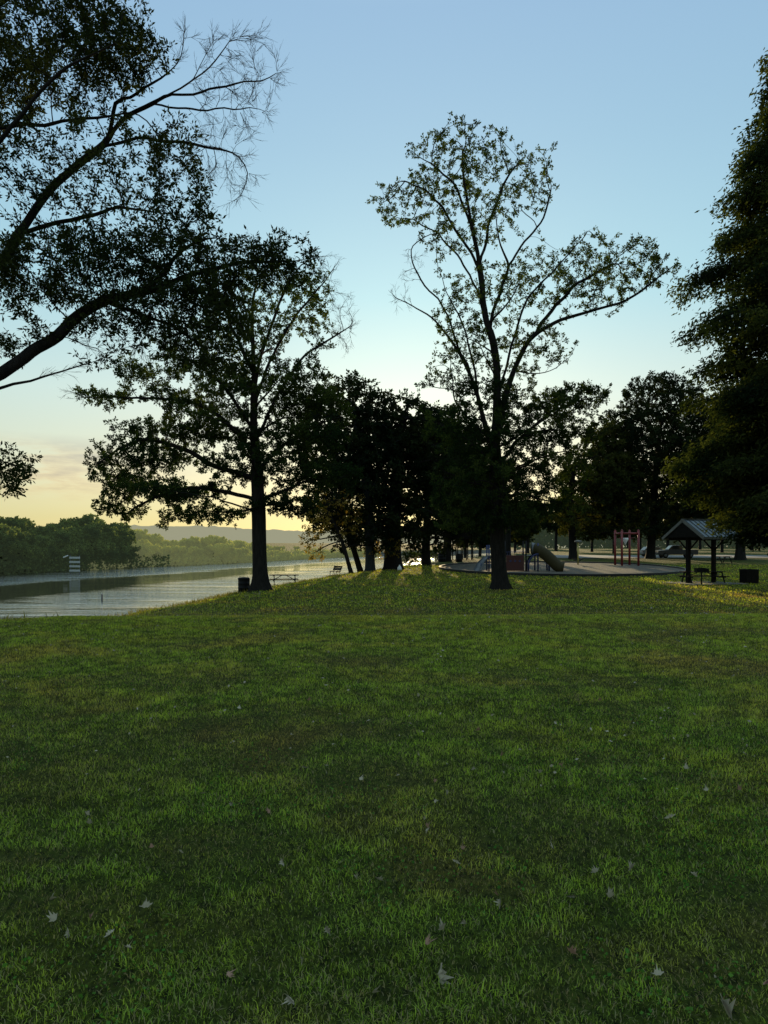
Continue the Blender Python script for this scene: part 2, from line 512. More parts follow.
wb = MB(); vs = [wb.bm.verts.new(v) for v in ((-900, -60, WZ), (1300, -60, WZ), (1300, 2400, WZ), (-900, 2400, WZ))]; wb.bm.faces.new(vs)
tag(wb.build('water', M['water']), kind='structure')

# ------------------------------------------------------------------ hills
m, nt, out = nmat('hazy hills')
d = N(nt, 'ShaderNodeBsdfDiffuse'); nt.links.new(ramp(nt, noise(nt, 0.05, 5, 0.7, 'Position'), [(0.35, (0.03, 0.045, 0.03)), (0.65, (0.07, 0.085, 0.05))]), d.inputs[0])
e = N(nt, 'ShaderNodeEmission', Strength=1.0); e.inputs[0].default_value = (0.44, 0.43, 0.29, 1)  # distance haze painted as a constant glow in the hill colour
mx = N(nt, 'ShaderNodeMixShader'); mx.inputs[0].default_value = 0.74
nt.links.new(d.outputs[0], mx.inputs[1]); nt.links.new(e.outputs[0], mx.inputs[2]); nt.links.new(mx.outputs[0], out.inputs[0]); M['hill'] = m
hx = np.arange(-1100, 900, 5.0); hy = np.array([-260., -120, -60, -20, 0, 30, 90, 200])
HX, HT = np.meshgrid(hx, hy)
crest = 20 + 14 * fbm(HX * 0.004, HX * 0 + 3.3, 21, 2) - 6
prof = np.interp(HT, hy, [0, 0.45, 0.78, 0.96, 1, 0.97, 0.8, 0.4])
HZz = -3 + crest * prof + (2.6 * vnoise(HX * 0.09, HT * 0.11, 8) + 2.4 * vnoise(HX * 0.21, HT * 0.3, 2) - 1.5) * (prof > 0.1)
me = arr_mesh('hills', np.stack([HX.ravel(), 880 + HT.ravel() + 0.05 * HX.ravel(), HZz.ravel()], 1),
              [np.stack([q := (np.arange(len(hy) - 1)[:, None] * len(hx) + np.arange(len(hx) - 1)[None]).ravel(), q + 1, q + len(hx) + 1, q + len(hx)], 1)], smooth=True)
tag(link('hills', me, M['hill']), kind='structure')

# ------------------------------------------------------------------ TREE A : big oak at the left, trunk outside the picture, limbs reaching in
YA = 13.0
def WA(px, row, dy=0): return np.array(W(px, row, YA + dy))
t = Tree(11, 0.16)
bx, by = gx(-190, YA), YA
bzA = hz(bx, by)
t.limb([(bx, by, bzA - 0.1), (bx + 0.02, by, bzA + 1.2), (bx + 0.1, by, bzA + 2.6), WA(-175, 380)], 0.42, 0.33, 0.02)
t.limb([WA(-175, 380), WA(-165, 300), WA(-150, 200, 0.6), WA(-120, 60, 0.8), WA(-90, -60, 0.6)], 0.26, 0.08, 0.05)
t.limb([WA(-175, 400), WA(-110, 400, -0.2), WA(-50, 392, -0.3), WA(0, 374, -0.3), WA(30, 352), WA(58, 336), WA(78, 316, 0.2), WA(105, 300, 0.3), WA(150, 290, 0.4), WA(200, 272, 0.5), WA(250, 262, 0.3), WA(300, 262, 0.2)], 0.095, 0.006, 0.06)
t.limb([WA(-168, 330), WA(-100, 320, 0.4), WA(-45, 296, 0.6), WA(0, 264, 0.8), WA(20, 232, 0.8), WA(50, 190, 0.9), WA(78, 165, 1.0), WA(100, 148, 1.0), WA(125, 118, 1.1), WA(165, 97, 1.0), WA(195, 80, 1.0), WA(215, 62, 1.0), WA(232, 38, 1.0)], 0.062, 0.004, 0.06)
t.limb([WA(20, 232, 0.8), WA(50, 224, 0.7), WA(80, 218, 0.6), WA(118, 207, 0.4), WA(150, 212, 0.3)], 0.035, 0.008, 0.1)
t.limb([WA(95, 148, 1.0), WA(130, 142, 1.0), WA(165, 141, 1.0), WA(200, 146, 1.0), WA(226, 150, 1.0), WA(246, 166, 1.0)], 0.026, 0.003, 0.26)
t.limb([WA(165, 97, 1.0), WA(200, 90, 1.2), WA(235, 84, 1.3), WA(262, 80, 1.3), WA(282, 76, 1.3)], 0.025, 0.003, 0.26)
t.limb([WA(150, 102, 1.0), WA(195, 108, 0.8), WA(240, 108, 0.7), WA(270, 114, 0.6)], 0.022, 0.003, 0.26)
t.limb([WA(110, 135, 1.0), WA(118, 105, 0.9), WA(150, 85, 0.8), WA(180, 55, 0.8), WA(186, 32, 0.8)], 0.022, 0.003, 0.26)
t.limb([WA(190, 82, 1.0), WA(205, 60, 1.1), WA(212, 35, 1.2)], 0.014, 0.003, 0.26)
t.limb([WA(-60, 394, -0.3), WA(-20, 393, -0.6), WA(12, 384, -0.8), WA(40, 378, -0.9), WA(62, 371, -0.9), WA(86, 364, -1.0)], 0.05, 0.010, 0.1)
t.limb([WA(-150, 200, 0.6), WA(-80, 150, 0.2), WA(0, 128, 0.0), (WA(45, 124, 0.0)), WA(95, 118, -0.2), WA(130, 112, -0.2)], 0.09, 0.006, 0.08)
t.limb([WA(-150, 220, 0.6), WA(-80, 190, -0.8), WA(-10, 150, -0.9), WA(40, 92, -1.0), WA(75, 62, -1.0), WA(120, 42, -1.1)], 0.08, 0.006, 0.08)
t.limb([WA(-130, 90, 0.8), WA(-60, 90, 1.6), WA(0, 80, 1.8), WA(50, 55, 1.8), WA(95, 32, 1.8), WA(150, 30, 1.8)], 0.07, 0.006, 0.08)
t.limb([WA(-130, 100, 0.8), WA(-70, 50, 0.2), WA(0, 5, 0.2), WA(60, -40, 0.2)], 0.06, 0.01, 0.08)
t.limb([WA(100, 300, 0.3), WA(130, 312, 0.6), WA(165, 322, 0.9), WA(200, 345, 1.0)], 0.04, 0.006, 0.1)
t.limb([WA(150, 290, 0.4), WA(170, 262, 0.2), WA(190, 246, 0.0), WA(215, 236, 0.0)], 0.03, 0.006, 0.1)
t.limb([WA(-110, 400), WA(-70, 430, -0.5), WA(-30, 452, -0.6), WA(5, 462, -0.6), WA(22, 470, -0.6)], 0.04, 0.006, 0.1)
att = []
def addb(px, row, rp, rr, n, Y=YA, dy=0, ry=None, shell=0.0):
    c, r = pblob(px, row, Y + dy, rp, rr, ry)
    att.append(ellipsoid_pts(t.rng, c, r, int(n * (2.2 if Y > 30 else 1)), shell))
addb(40, 40, 90, 60, 330, ry=1.3); addb(110, 45, 55, 40, 180, ry=1.0); addb(-60, 60, 90, 130, 150, ry=1.8)
addb(60, 175, 70, 40, 80, ry=1.1); addb(60, 160, 100, 45, 60, ry=1.2); addb(165, 165, 45, 40, 70, ry=0.9)
addb(30, 272, 60, 30, 240, ry=1.0); addb(110, 270, 60, 44, 420, ry=1.0); addb(185, 275, 60, 40, 420, ry=1.0)
addb(262, 262, 60, 20, 300, ry=0.8); addb(190, 315, 65, 38, 300, ry=1.1); addb(110, 320, 40, 25, 70, ry=0.8); addb(-60, 300, 70, 90, 130, ry=1.6)
addb(180, 215, 45, 25, 70, ry=0.7); addb(5, 470, 28, 26, 45, ry=0.6); addb(205, 350, 45, 28, 70, ry=0.8); addb(125, 220, 60, 25, 50, ry=0.8)
# twiggy dead end of the upper limb
addb(235, 75, 50, 45, 150, dy=1.0, ry=0.7); addb(220, 140, 40, 55, 90, dy=1.0, ry=0.6); addb(240, 180, 22, 25, 30, dy=1.0, ry=0.4); addb(115, 345, 40, 22, 22, ry=0.5)
t.grow(np.vstack(att), infl=7, kill=1.3, iters=90, jitter=0.3)
t.radii(0.215, 1.7, 0.0035)
t.wood(0.35, 0.5)
bareA = [pblob(245, 100, YA + 1.0, 62, 108, 2.2), pblob(190, 60, YA + 1, 22, 35, 1.2), pblob(110, 348, YA, 60, 16, 1.2), pblob(40, 376, YA - 0.8, 60, 14, 0.6)]
def densA(p):
    px = 384 + p[0] / p[1] * F; row = HZ - (p[2] - EYE) / p[1] * F
    if 130 < row < 225 and px < 150: return 0.55
    return 0.97
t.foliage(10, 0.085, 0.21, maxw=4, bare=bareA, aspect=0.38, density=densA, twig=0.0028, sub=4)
finish_tree(t, 'oak_tree', 'nearest oak reaching in from the left edge with a bare twiggy upper branch', 'tree', 'park oaks', M['bark'], M['leaf_oak'], (bx, by, bzA))

# ------------------------------------------------------------------ TREE B : oak by the river bank with picnic table
YB = 43.0
t = Tree(23, 0.36)
def WB(px, row, dy=0): return np.array(W(px, row, YB + dy))
bx, by = gx(261, YB), YB; bzB = hz(bx, by)
t.limb([(bx, by, bzB - 0.1), WB(260, 560), WB(259, 520), WB(257, 470)], 0.44, 0.36, 0.01)
t.limb([WB(257, 470), WB(254, 420), WB(254, 370), WB(252, 320), WB(256, 280), WB(262, 255)], 0.30, 0.03, 0.06)
for L in ([(258, 500), (225, 492), (190, 487), (150, 500), (125, 515)], [(258, 480), (220, 468), (185, 450), (140, 440), (100, 462)],
          [(257, 460), (235, 430), (200, 405), (150, 398), (90, 398)], [(256, 430), (230, 395), (205, 370), (180, 355)],
          [(258, 505), (232, 512), (200, 512), (160, 525)], [(259, 500), (285, 490), (310, 480), (335, 478)],
          [(258, 470), (285, 445), (315, 425), (350, 415)], [(256, 440), (275, 400), (300, 360), (325, 342), (352, 326)],
          [(254, 400), (275, 350), (300, 310), (322, 285), (338, 262)], [(254, 380), (270, 330), (285, 290), (305, 262), (330, 255)],
          [(254, 380), (238, 340), (225, 310), (218, 275)], [(259, 510), (280, 505), (300, 515)], [(254, 350), (243, 300), (238, 265)]):
    dy = t.rng.normal() * 0.8
    t.limb([WB(p[0], p[1], dy * (k / 3)) for k, p in enumerate(L)], 0.085, 0.012, 0.12)
for k in range(10):   # limbs toward and away from the viewer
    a = t.rng.uniform(0.25, 0.75) * PI * (1 if k % 2 else -1); z = bzB + 4.5 + k * 1.05; L = (6.2 - 0.35 * k)
    o = np.array([bx, by, z])
    t.limb([o, o + np.array([math.cos(a) * L * 0.5, math.sin(a) * L * 0.5, 0.9]), o + np.array([math.cos(a) * L, math.sin(a) * L, 1.2])], 0.08, 0.012, 0.12)
att = []
for a in ((165, 492, 62, 14, 150), (120, 508, 26, 16, 50), (205, 515, 45, 10, 70), (150, 455, 55, 16, 120), (110, 466, 30, 12, 40), (205, 430, 55, 16, 110), (190, 400, 45, 14, 90),
          (100, 396, 32, 10, 60), (150, 372, 38, 18, 60), (160, 432, 50, 12, 60), (130, 480, 36, 9, 50), (290, 380, 45, 25, 70), (230, 375, 45, 20, 110), (185, 350, 40, 22, 60), (250, 330, 50, 26, 110), (230, 295, 45, 26, 70), (270, 280, 45, 22, 60), (300, 310, 35, 30, 60),
          (310, 400, 40, 16, 80), (300, 440, 50, 18, 120), (325, 475, 40, 16, 90), (285, 505, 38, 14, 70), (255, 465, 60, 26, 90), (315, 285, 26, 30, 60), (325, 330, 28, 24, 50), (345, 320, 16, 40, 25), (250, 400, 70, 30, 60)):
    a = (a[0], a[1], a[2], a[3] * 0.8, a[4])
    addb(*a, Y=YB, ry=a[2] * YB / F * 0.8 + 0.6)
t.grow(np.vstack(att), infl=8, kill=1.25, iters=100, jitter=0.28)
t.radii(0.42, 1.95, 0.008); t.wood(0.75, 0.55)
bareB = [pblob(346, 300, YB, 18, 60, 3.0), pblob(72, 398, YB, 16, 9, 2.0), pblob(325, 262, YB, 18, 22, 2)]
def densB(p):
    row = HZ - (p[2] - EYE) / p[1] * F
    return 0.58 if row < 350 else 0.94
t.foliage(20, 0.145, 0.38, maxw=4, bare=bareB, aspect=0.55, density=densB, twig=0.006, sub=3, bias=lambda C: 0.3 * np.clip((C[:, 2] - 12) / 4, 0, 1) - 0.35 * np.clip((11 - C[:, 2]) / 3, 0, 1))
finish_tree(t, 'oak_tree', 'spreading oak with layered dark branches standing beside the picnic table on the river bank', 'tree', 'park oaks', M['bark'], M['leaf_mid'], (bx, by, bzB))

# ------------------------------------------------------------------ TREE C : tall open oak in the middle
YC = 43.5
t = Tree(37, 0.36)
def WC(px, row, dy=0): return np.array(W(px, row, YC + dy))
bx, by = gx(500, YC), YC; bzC = hz(bx, by)
t.limb([(bx, by, bzC - 0.1), WC(498, 555), WC(496, 510), WC(495, 450)], 0.42, 0.36, 0.01)
t.limb([WC(495, 450), WC(497, 395), WC(495, 350), WC(485, 315), WC(480, 270), WC(472, 225), WC(464, 180), WC(462, 145)], 0.27, 0.02, 0.05)
t.limb([WC(496, 455), WC(503, 410), WC(512, 375), WC(530, 340), WC(556, 322), WC(595, 310), WC(630, 298), WC(655, 280), WC(676, 264)], 0.24, 0.02, 0.06)
t.limb([WC(495, 460, 0.2), WC(484, 420), WC(476, 390), WC(466, 365), WC(452, 342), WC(432, 318), WC(412, 306), WC(393, 296)], 0.19, 0.02, 0.06)
for L, a in (([(470, 375), (456, 340), (445, 310), (425, 285), (412, 262), (411, 246)], 0.09), ([(476, 395), (468, 340), (455, 310), (443, 285), (438, 262)], 0.09),
          ([(484, 312), (470, 275), (448, 245), (420, 222), (385, 216)], 0.08), ([(480, 270), (455, 225), (430, 195), (400, 180)], 0.06), ([(478, 262), (492, 215), (505, 180), (520, 160)], 0.06),
          ([(490, 330), (500, 290), (515, 255), (540, 222), (553, 185)], 0.06), ([(500, 400), (512, 345), (525, 305), (555, 270), (588, 232)], 0.09), ([(535, 335), (560, 300), (590, 275), (620, 262)], 0.06),
          ([(472, 225), (450, 180), (425, 160)], 0.04), ([(462, 400), (445, 388), (420, 384)], 0.035), ([(468, 440), (455, 400), (450, 355)], 0.05),
          ([(496, 470), (520, 438), (552, 412), (578, 400), (604, 396)], 0.10), ([(520, 438), (545, 430), (575, 432), (598, 440)], 0.05), ([(498, 480), (535, 460), (570, 452), (590, 470)], 0.08), ([(495, 470), (470, 440), (440, 425), (425, 410)], 0.08), ([(497, 490), (465, 480), (440, 470)], 0.06),
          ([(498, 500), (520, 495), (545, 500)], 0.05), ([(516, 368), (540, 375), (565, 362), (575, 345)], 0.03)):
    dy = t.rng.normal() * 0.9
    t.limb([WC(p[0], p[1], dy * k / 3) for k, p in enumerate(L)], a, 0.012, 0.22)
for k in range(9):
    a = t.rng.uniform(0.2, 0.8) * PI * (1 if k % 2 else -1); z = bzC + 4.5 + k * 1.9; L = 4.8 - 0.25 * k
    o = np.array([bx, by, z])
    t.limb([o, o + np.array([math.cos(a) * L * 0.5, math.sin(a) * L * 0.5, 1.2]), o + np.array([math.cos(a) * L, math.sin(a) * L, 2.2])], 0.08, 0.012, 0.12)
att = []
for a in ((462, 160, 60, 24, 110), (405, 205, 32, 20, 55), (440, 190, 40, 22, 60), (525, 172, 32, 22, 55), (540, 195, 20, 14, 22), (480, 215, 45, 22, 50), (450, 240, 40, 14, 30),
          (620, 262, 45, 22, 85), (645, 275, 34, 16, 50), (580, 270, 40, 28, 70), (545, 280, 40, 28, 60), (590, 298, 40, 14, 40), (500, 290, 40, 30, 45), (470, 330, 40, 28, 50), (455, 300, 22, 22, 25),
          (530, 345, 40, 22, 50), (460, 370, 34, 26, 60), (495, 385, 40, 25, 60), (575, 398, 34, 13, 130), (545, 408, 36, 14, 90), (552, 430, 50, 16, 120), (480, 430, 55, 26, 120), (520, 465, 65, 26, 150), (475, 490, 48, 32, 150), (540, 500, 45, 22, 90), (500, 515, 52, 18, 110), (410, 270, 14, 22, 14), (405, 300, 14, 10, 9), (455, 520, 24, 14, 40)):
    addb(*a, Y=YC, ry=a[2] * YC / F * 0.8 + 0.6)
t.grow(np.vstack(att), infl=8, kill=1.25, iters=110, jitter=0.28)
t.radii(0.42, 1.95, 0.008); t.wood(0.8, 0.5)
bareC = [pblob(408, 285, YC, 26, 45, 3.0), pblob(432, 388, YC, 22, 8, 2.0)]
def densC(p):
    row = HZ - (p[2] - EYE) / p[1] * F
    return 0.50 if row < 380 else 1.0
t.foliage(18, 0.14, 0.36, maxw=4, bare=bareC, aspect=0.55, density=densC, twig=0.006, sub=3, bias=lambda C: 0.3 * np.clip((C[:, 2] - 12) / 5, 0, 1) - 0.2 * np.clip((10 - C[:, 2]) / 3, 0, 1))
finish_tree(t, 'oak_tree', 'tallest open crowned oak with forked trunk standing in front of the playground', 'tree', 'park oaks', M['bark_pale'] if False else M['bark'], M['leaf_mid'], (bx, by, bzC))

# ------------------------------------------------------------------ crowned trees given by blobs
def crown_tree(seed, px, Y, stem, blobs, Rb, leafm, label, name='shade_tree', group='trees behind the playground and along the bank', bark='bark', step=0.6, leaf=0.27, per=13, sub=4, nscale=1.0, lean=None, droop=0.0, dens=None, bias=None):
    t = Tree(seed, step)
    bx, by = gx(px, Y), Y; bz = hz(bx, by)
    pts = [(bx, by, bz - 0.15)] + [np.array(W(p[0], p[1], Y)) for p in stem]
    t.limb(pts, Rb, Rb * 0.35, 0.03)
    at = []
    for b in blobs:
        c, r = pblob(b[0], b[1], Y + (b[4] if len(b) > 4 else 0), b[2], b[3], (b[2] + b[3]) * 0.5 * Y / F)
        at.append(ellipsoid_pts(t.rng, c, r, max(30, int(nscale * 9.0 * r[0] * r[2] / step)), 0.25))
    t.grow(np.vstack(at), infl=9, kill=1.2, iters=90, jitter=0.25, zmin=bz + 1.8)
    t.radii(Rb, 2.0, 0.012); t.wood(0.5, 0.6)
    t.foliage(per, leaf, step * 1.1, maxw=4, aspect=0.66, droop=droop, density=dens, twig=0.01, sub=sub, bias=bias)
    return finish_tree(t, name, label, 'tree', group, M[bark], leafm, (bx, by, bz))

crown_tree(51, 370, 66, [(370, 540), (368, 500), (360, 450), (355, 410)], [(350, 410, 45, 28), (330, 450, 42, 38), (360, 470, 45, 42), (335, 500, 40, 26), (370, 520, 36, 22), (318, 425, 28, 22, 2), (350, 395, 35, 17), (365, 440, 40, 40), (372, 532, 34, 10), (350, 543, 16, 8, 3)], 0.40, M['leaf_dark'],
           'dark rounded bank tree whose pale trunk stands left of the broad double trunk', bark='bark_pale', nscale=1.25)
crown_tree(52, 393, 68, [(393, 545), (395, 500), (400, 450), (402, 415)], [(405, 425, 42, 30), (390, 470, 48, 42), (430, 460, 38, 42), (405, 515, 45, 26), (380, 440, 34, 30), (420, 440, 36, 36), (405, 533, 44, 9), (412, 544, 20, 9, 4), (385, 545, 14, 8, -2)], 0.75, M['leaf_dark'],
           'thick trunked dark tree at the middle of the clump beside the river', nscale=1.25)
crown_tree(53, 426, 75, [(426, 545), (428, 510), (436, 470), (440, 430)], [(445, 440, 34, 34), (430, 485, 38, 34), (455, 490, 34, 36), (420, 440, 30, 26), (450, 525, 32, 16), (430, 533, 30, 9), (446, 545, 16, 9, 3), (432, 542, 16, 8), (450, 470, 34, 40)], 0.42, M['leaf_dark'],
           'slender dark tree right of the clump where the low sun glints on the river', nscale=1.2)
crown_tree(54, 362, 71, [(354, 550), (346, 528), (338, 505)], [(335, 515, 26, 18), (352, 530, 24, 14), (345, 490, 25, 18)], 0.26, M['leaf_dark'],
           'small tree leaning left over the river beside the pale trunk', nscale=1.1)
# the golden, drooping one over the water
crown_tree(55, 352, 64, [(340, 535), (330, 515), (325, 498)], [(318, 520, 18, 24), (312, 535, 12, 20), (330, 505, 22, 18), (342, 520, 18, 20), (322, 545, 9, 16), (340, 500, 20, 14), (385, 545, 16, 14, 2), (372, 552, 16, 10, 2)], 0.18, M['leaf_gold'],
           'golden leaved willow like tree drooping over the river', name='willow_tree', nscale=1.2, leaf=0.2, per=9, droop=0.5, dens=lambda p: 0.6)
crown_tree(56, 447, 86, [(447, 540), (450, 510), (455, 470)], [(460, 480, 30, 30), (450, 510, 34, 26), (480, 500, 28, 30), (465, 450, 30, 26)], 0.4, M['leaf_dark'],
           'dark tree beside the row of slim pavilion posts', nscale=1.1)
crown_tree(57, 573, 98, [(572, 530), (570, 500), (575, 460)], [(588, 470, 30, 26), (600, 460, 34, 30), (590, 500, 36, 24), (612, 480, 34, 34), (606, 440, 26, 20), (590, 515, 44, 14), (596, 530, 46, 9), (600, 480, 44, 34)], 0.5, M['leaf_bg'],
           'olive lit tree behind the yellow playground post', leaf=0.3, nscale=1.0, dens=lambda p: 0.85, bias=lambda C: 0.25)
crown_tree(58, 650, 100, [(652, 530), (655, 480), (660, 430)], [(660, 400, 38, 28), (640, 430, 40, 30), (685, 420, 34, 36), (650, 470, 50, 36), (690, 475, 40, 34), (620, 490, 36, 32), (660, 515, 52, 18), (655, 450, 60, 44), (650, 530, 58, 10), (700, 500, 40, 34), (630, 450, 30, 26)], 0.55, M['leaf_dark'],
           'large domed dark tree behind the red climbing frame', nscale=1.15)
crown_tree(59, 740, 92, [(740, 530), (738, 480), (740, 430)], [(740, 420, 40, 34), (715, 460, 40, 34), (760, 470, 40, 38), (735, 505, 50, 22)], 0.55, M['leaf_dark'],
           'dark tree behind the shelter and the lidless bin')
crown_tree(60, 508, 112, [(508, 530), (506, 500), (503, 470)], [(500, 480, 24, 24), (490, 505, 28, 22), (505, 505, 20, 20), (480, 480, 26, 20)], 0.4, M['leaf_bg'],
           'mid green tree directly behind the trunk of the forked oak', nscale=0.9, dens=lambda p: 0.8)

for k_, (px, Y, w_, h_, lab) in enumerate(((409, 82, 1.5, 1.75, 'leafy shrub added to screen the glint between the thick trunk and the slender trunk, left one'), (419, 84, 1.3, 1.45, 'leafy shrub added to screen the glint, just left of the slender dark trunk'),
        (436, 88, 1.4, 1.8, 'leafy shrub added to screen the glint, right of the slender dark trunk'))):
    t = Tree(300 + k_, 0.2)  # shrubs added to hide the bright sun glint on the water
    bx, by = gx(px, Y), Y; bz = hz(bx, by)
    for q in range(5):
        a = q * 1.3 + k_; p0 = np.array([bx, by, bz - 0.05])
        t.limb([p0, p0 + np.array([math.cos(a) * 0.25 * w_, math.sin(a) * 0.25, h_ * 0.45]), p0 + np.array([math.cos(a) * 0.5 * w_, math.sin(a) * 0.5, h_ * 0.85])], 0.03, 0.01, 0.1)
    t.grow(ellipsoid_pts(t.rng, (bx, by, bz + h_ * 0.55), (w_ * 0.6, 0.8, h_ * 0.5), 170, 0.1), infl=8, kill=1.3, iters=40)
    t.radii(0.04, 2.0, 0.006); t.wood(0.1, 0.2)
    t.foliage(10, 0.13, 0.22, maxw=4, aspect=0.6, twig=0.004, sub=3)
    finish_tree(t, 'screen_shrub', lab, 'shrub', 'shrubs added on the bank to screen the glint', M['bark'], M['leaf_mid'], (bx, by, bz))

# ------------------------------------------------------------------ cypress at the right
YD = 40.0
t = Tree(71, 0.5)
bx, by = gx(805, YD), YD; bzD = hz(bx, by)
top = gz(-45, YD)
t.limb([(bx, by, bzD - 0.1), (bx, by, bzD + 6), (bx + 0.1, by, bzD + 16), (bx, by, bzD + 26), (bx, by, top)], 0.55, 0.04, 0.01)
rp = [(-45, 4), (20, 18), (70, 36), (130, 58), (200, 84), (260, 108), (295, 124), (350, 116), (400, 116), (450, 120), (490, 112), (520, 98), (545, 70)]
rows_, rads_ = [a[0] for a in rp], [a[1] for a in rp]
rng = t.rng
tips = []
z = gz(538, YD)
k = 0
while z < top - 0.5:
    row = HZ - (z - EYE) / YD * F
    Rm = 1.04 * np.interp(row, rows_, rads_) * YD / F
    for q in range(6):
        a = rng.uniform(0, 2 * PI); L = Rm * rng.uniform(0.66, 1.06) * (0.80 + 0.40 * float(vnoise(np.array(3 + 2.2 * math.cos(a) + 0.3 * z), np.array(9 + 2.2 * math.sin(a) + 0.42 * z), 17)))
        o = np.array([bx, by, z + rng.uniform(-0.25, 0.25)]); d = np.array([math.cos(a), math.sin(a), 0])
        rise = 0.16 if row > 300 else 0.28
        pts = [o, o + d * L * 0.4 + np.array([0, 0, L * rise * 0.7]), o + d * L * 0.75 + np.array([0, 0, L * rise * 0.75]), o + d * L + np.array([0, 0, L * rise * 0.35 - 0.25])]
        t.limb(pts, 0.018 + 0.010 * L, 0.006, 0.06)
        side = np.array([-d[1], d[0], 0])
        for u in np.arange(0.3, 1.0, 0.9 / max(L, 1.2)):
            p = o + d * L * u + np.array([0, 0, L * rise * 0.6])
            sl = (1.15 - u) * 0.34 * L + 0.35
            for sg in (-1, 1):
                e = p + side * sg * sl + d * sl * 0.6 + np.array([0, 0, -0.15 - 0.25 * rng.random()])
                t.limb([p, e], 0.012, 0.006, 0.05)
    z += 0.55 + 0.010 * k; k += 1
t.radii(0.55, 2.4, 0.006); t.wood(0.7, 0.7)
P = np.array(t.P); minr = np.array(t.minr)
sel = np.where(minr < 0.055)[0]
sel = sel[(np.hypot(P[sel, 0] - bx, P[sel, 1] - by) > 0.8) | (P[sel, 2] > top - 5)]
sel = sel[(fbm(P[sel, 0] * 0.9 + P[sel, 1] * 0.5, P[sel, 2] * 1.1 + P[sel, 1] * 0.6, 55, 2) > 0.33) | (P[sel, 2] > top - 4)]
C = np.repeat(P[sel], 38, 0); n = len(C)
dirs = rng.normal(size=(n, 3)); dirs[:, 2] = -np.abs(dirs[:, 2]) * 0.9 - 0.15
out_ = C - np.array([bx, by, 0]); out_[:, 2] = 0; out_ /= np.linalg.norm(out_, axis=1)[:, None] + 1e-6
dirs += out_ * 0.5; dirs /= np.linalg.norm(dirs, axis=1)[:, None]
C = C + rng.normal(size=(n, 3)) * np.array([0.26, 0.26, 0.24])
t.leaf = leaf_arrays(rng, C, dirs, 0.17 + 0.20 * rng.random(n), 0.36)
f = fbm(C[:, 0] * 0.45 + 3, C[:, 2] * 0.5 + C[:, 1] * 0.3, 31, 2)
t.rnd = np.clip((f - 0.5) * 2.2 + 0.25 + 0.35 * np.clip((9 - C[:, 2]) / 7, -0.5, 1) + rng.normal(size=n) * 0.15, 0, 1)  # lower sprays paler: sunlit gold painted into the leaf tone
t.TV = np.zeros((0, 3)); t.TF = np.zeros((0, 4), int)
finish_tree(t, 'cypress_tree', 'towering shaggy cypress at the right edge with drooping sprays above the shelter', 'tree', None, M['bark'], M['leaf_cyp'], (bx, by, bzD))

# ------------------------------------------------------------------ generic trees copied into the distance
def proto_tree(seed, h, rad, leafm, leafsize, n_at=260, name='distant_tree', low=0.25):
    t = Tree(seed, h / 14)
    t.limb([(0, 0, -0.3), (0, 0, h * 0.25), (h * 0.02, 0, h * 0.5), (0, h * 0.02, h * 0.72)], h * 0.026, h * 0.012, 0.02)
    at = []
    for k in range(9):
        a = t.rng.uniform(0, 2 * PI); rr = rad * t.rng.uniform(0.2, 0.62); zz = h * t.rng.uniform(low + 0.12, 0.84)
        rr *= (1.15 - abs(zz / h - 0.5))
        s_ = rad * t.rng.uniform(0.34, 0.55)
        at.append(ellipsoid_pts(t.rng, (rr * math.cos(a), rr * math.sin(a), zz), (s_, s_, min(s_ * 0.8, (h - zz))), n_at // 9, 0.3))
    at.append(ellipsoid_pts(t.rng, (0, 0, h * 0.8), (rad * 0.5, rad * 0.5, h * 0.2), n_at // 6, 0.3))
    t.grow(np.vstack(at), infl=9, kill=1.1, iters=60, jitter=0.25, zmin=h * 0.15)
    t.radii(h * 0.026, 2.2, h * 0.0012); t.wood(0.4, 0.6)
    t.foliage(12, leafsize, h / 13, maxw=5, aspect=0.75, twig=0.01, sub=4)
    root = finish_tree(t, name, None, 'tree', None, M['bark'], leafm, (0, 0, 0))
    return root

def at_gnd(o, x, y, s, rz, sz=None):
    o.location = (x, y, hz(x, y) - 0.05); o.scale = (s, s, sz or s); o.rotation_euler = (0, 0, rz)

# park trees further back
pk = [proto_tree(101, 11, 4.6, M['leaf_bg'], 0.5), proto_tree(102, 12, 5.2, M['leaf_dark'], 0.5)]
spots = [(480, 150, 1.0, 1), (505, 165, 1.1, 0), (528, 150, 1.0, 0), (556, 190, 1.2, 1), (592, 175, 1.0, 0), (614, 150, 1.05, 1), (640, 200, 1.3, 1), (668, 170, 1.1, 1), (700, 240, 1.5, 0), (722, 165, 1.0, 1), (752, 210, 1.3, 0), (790, 170, 1.2, 1), (840, 190, 1.3, 0), (465, 250, 1.4, 1), (575, 260, 1.6, 0), (628, 290, 1.6, 0), (690, 320, 1.8, 1), (740, 300, 1.7, 0), (515, 280, 1.6, 1), (870, 150, 1.3, 1), (800, 118, 1.25, 1)]
names = ['first', 'second']
used = [False, False]
descr = ['behind the slender pavilion posts', 'behind the blue playground arch', 'behind the red playground panel', 'behind the mouth of the tube slide', 'right of the yellow playground post', 'left of the red climbing frame', 'seen through the red climbing frame', 'behind the dark pickup', 'in the gap under the shelter roof', 'behind the right post of the shelter', 'above the lidless bin', 'right of the picture edge behind the cypress', 'far out to the right behind the cypress', 'far behind the slender dark tree', 'far behind the olive lit tree', 'far beyond the parked white car', 'far beyond the pickup', 'far out on the sunlit field', 'far behind the forked oak', 'well right of the cypress', 'close behind the cypress']
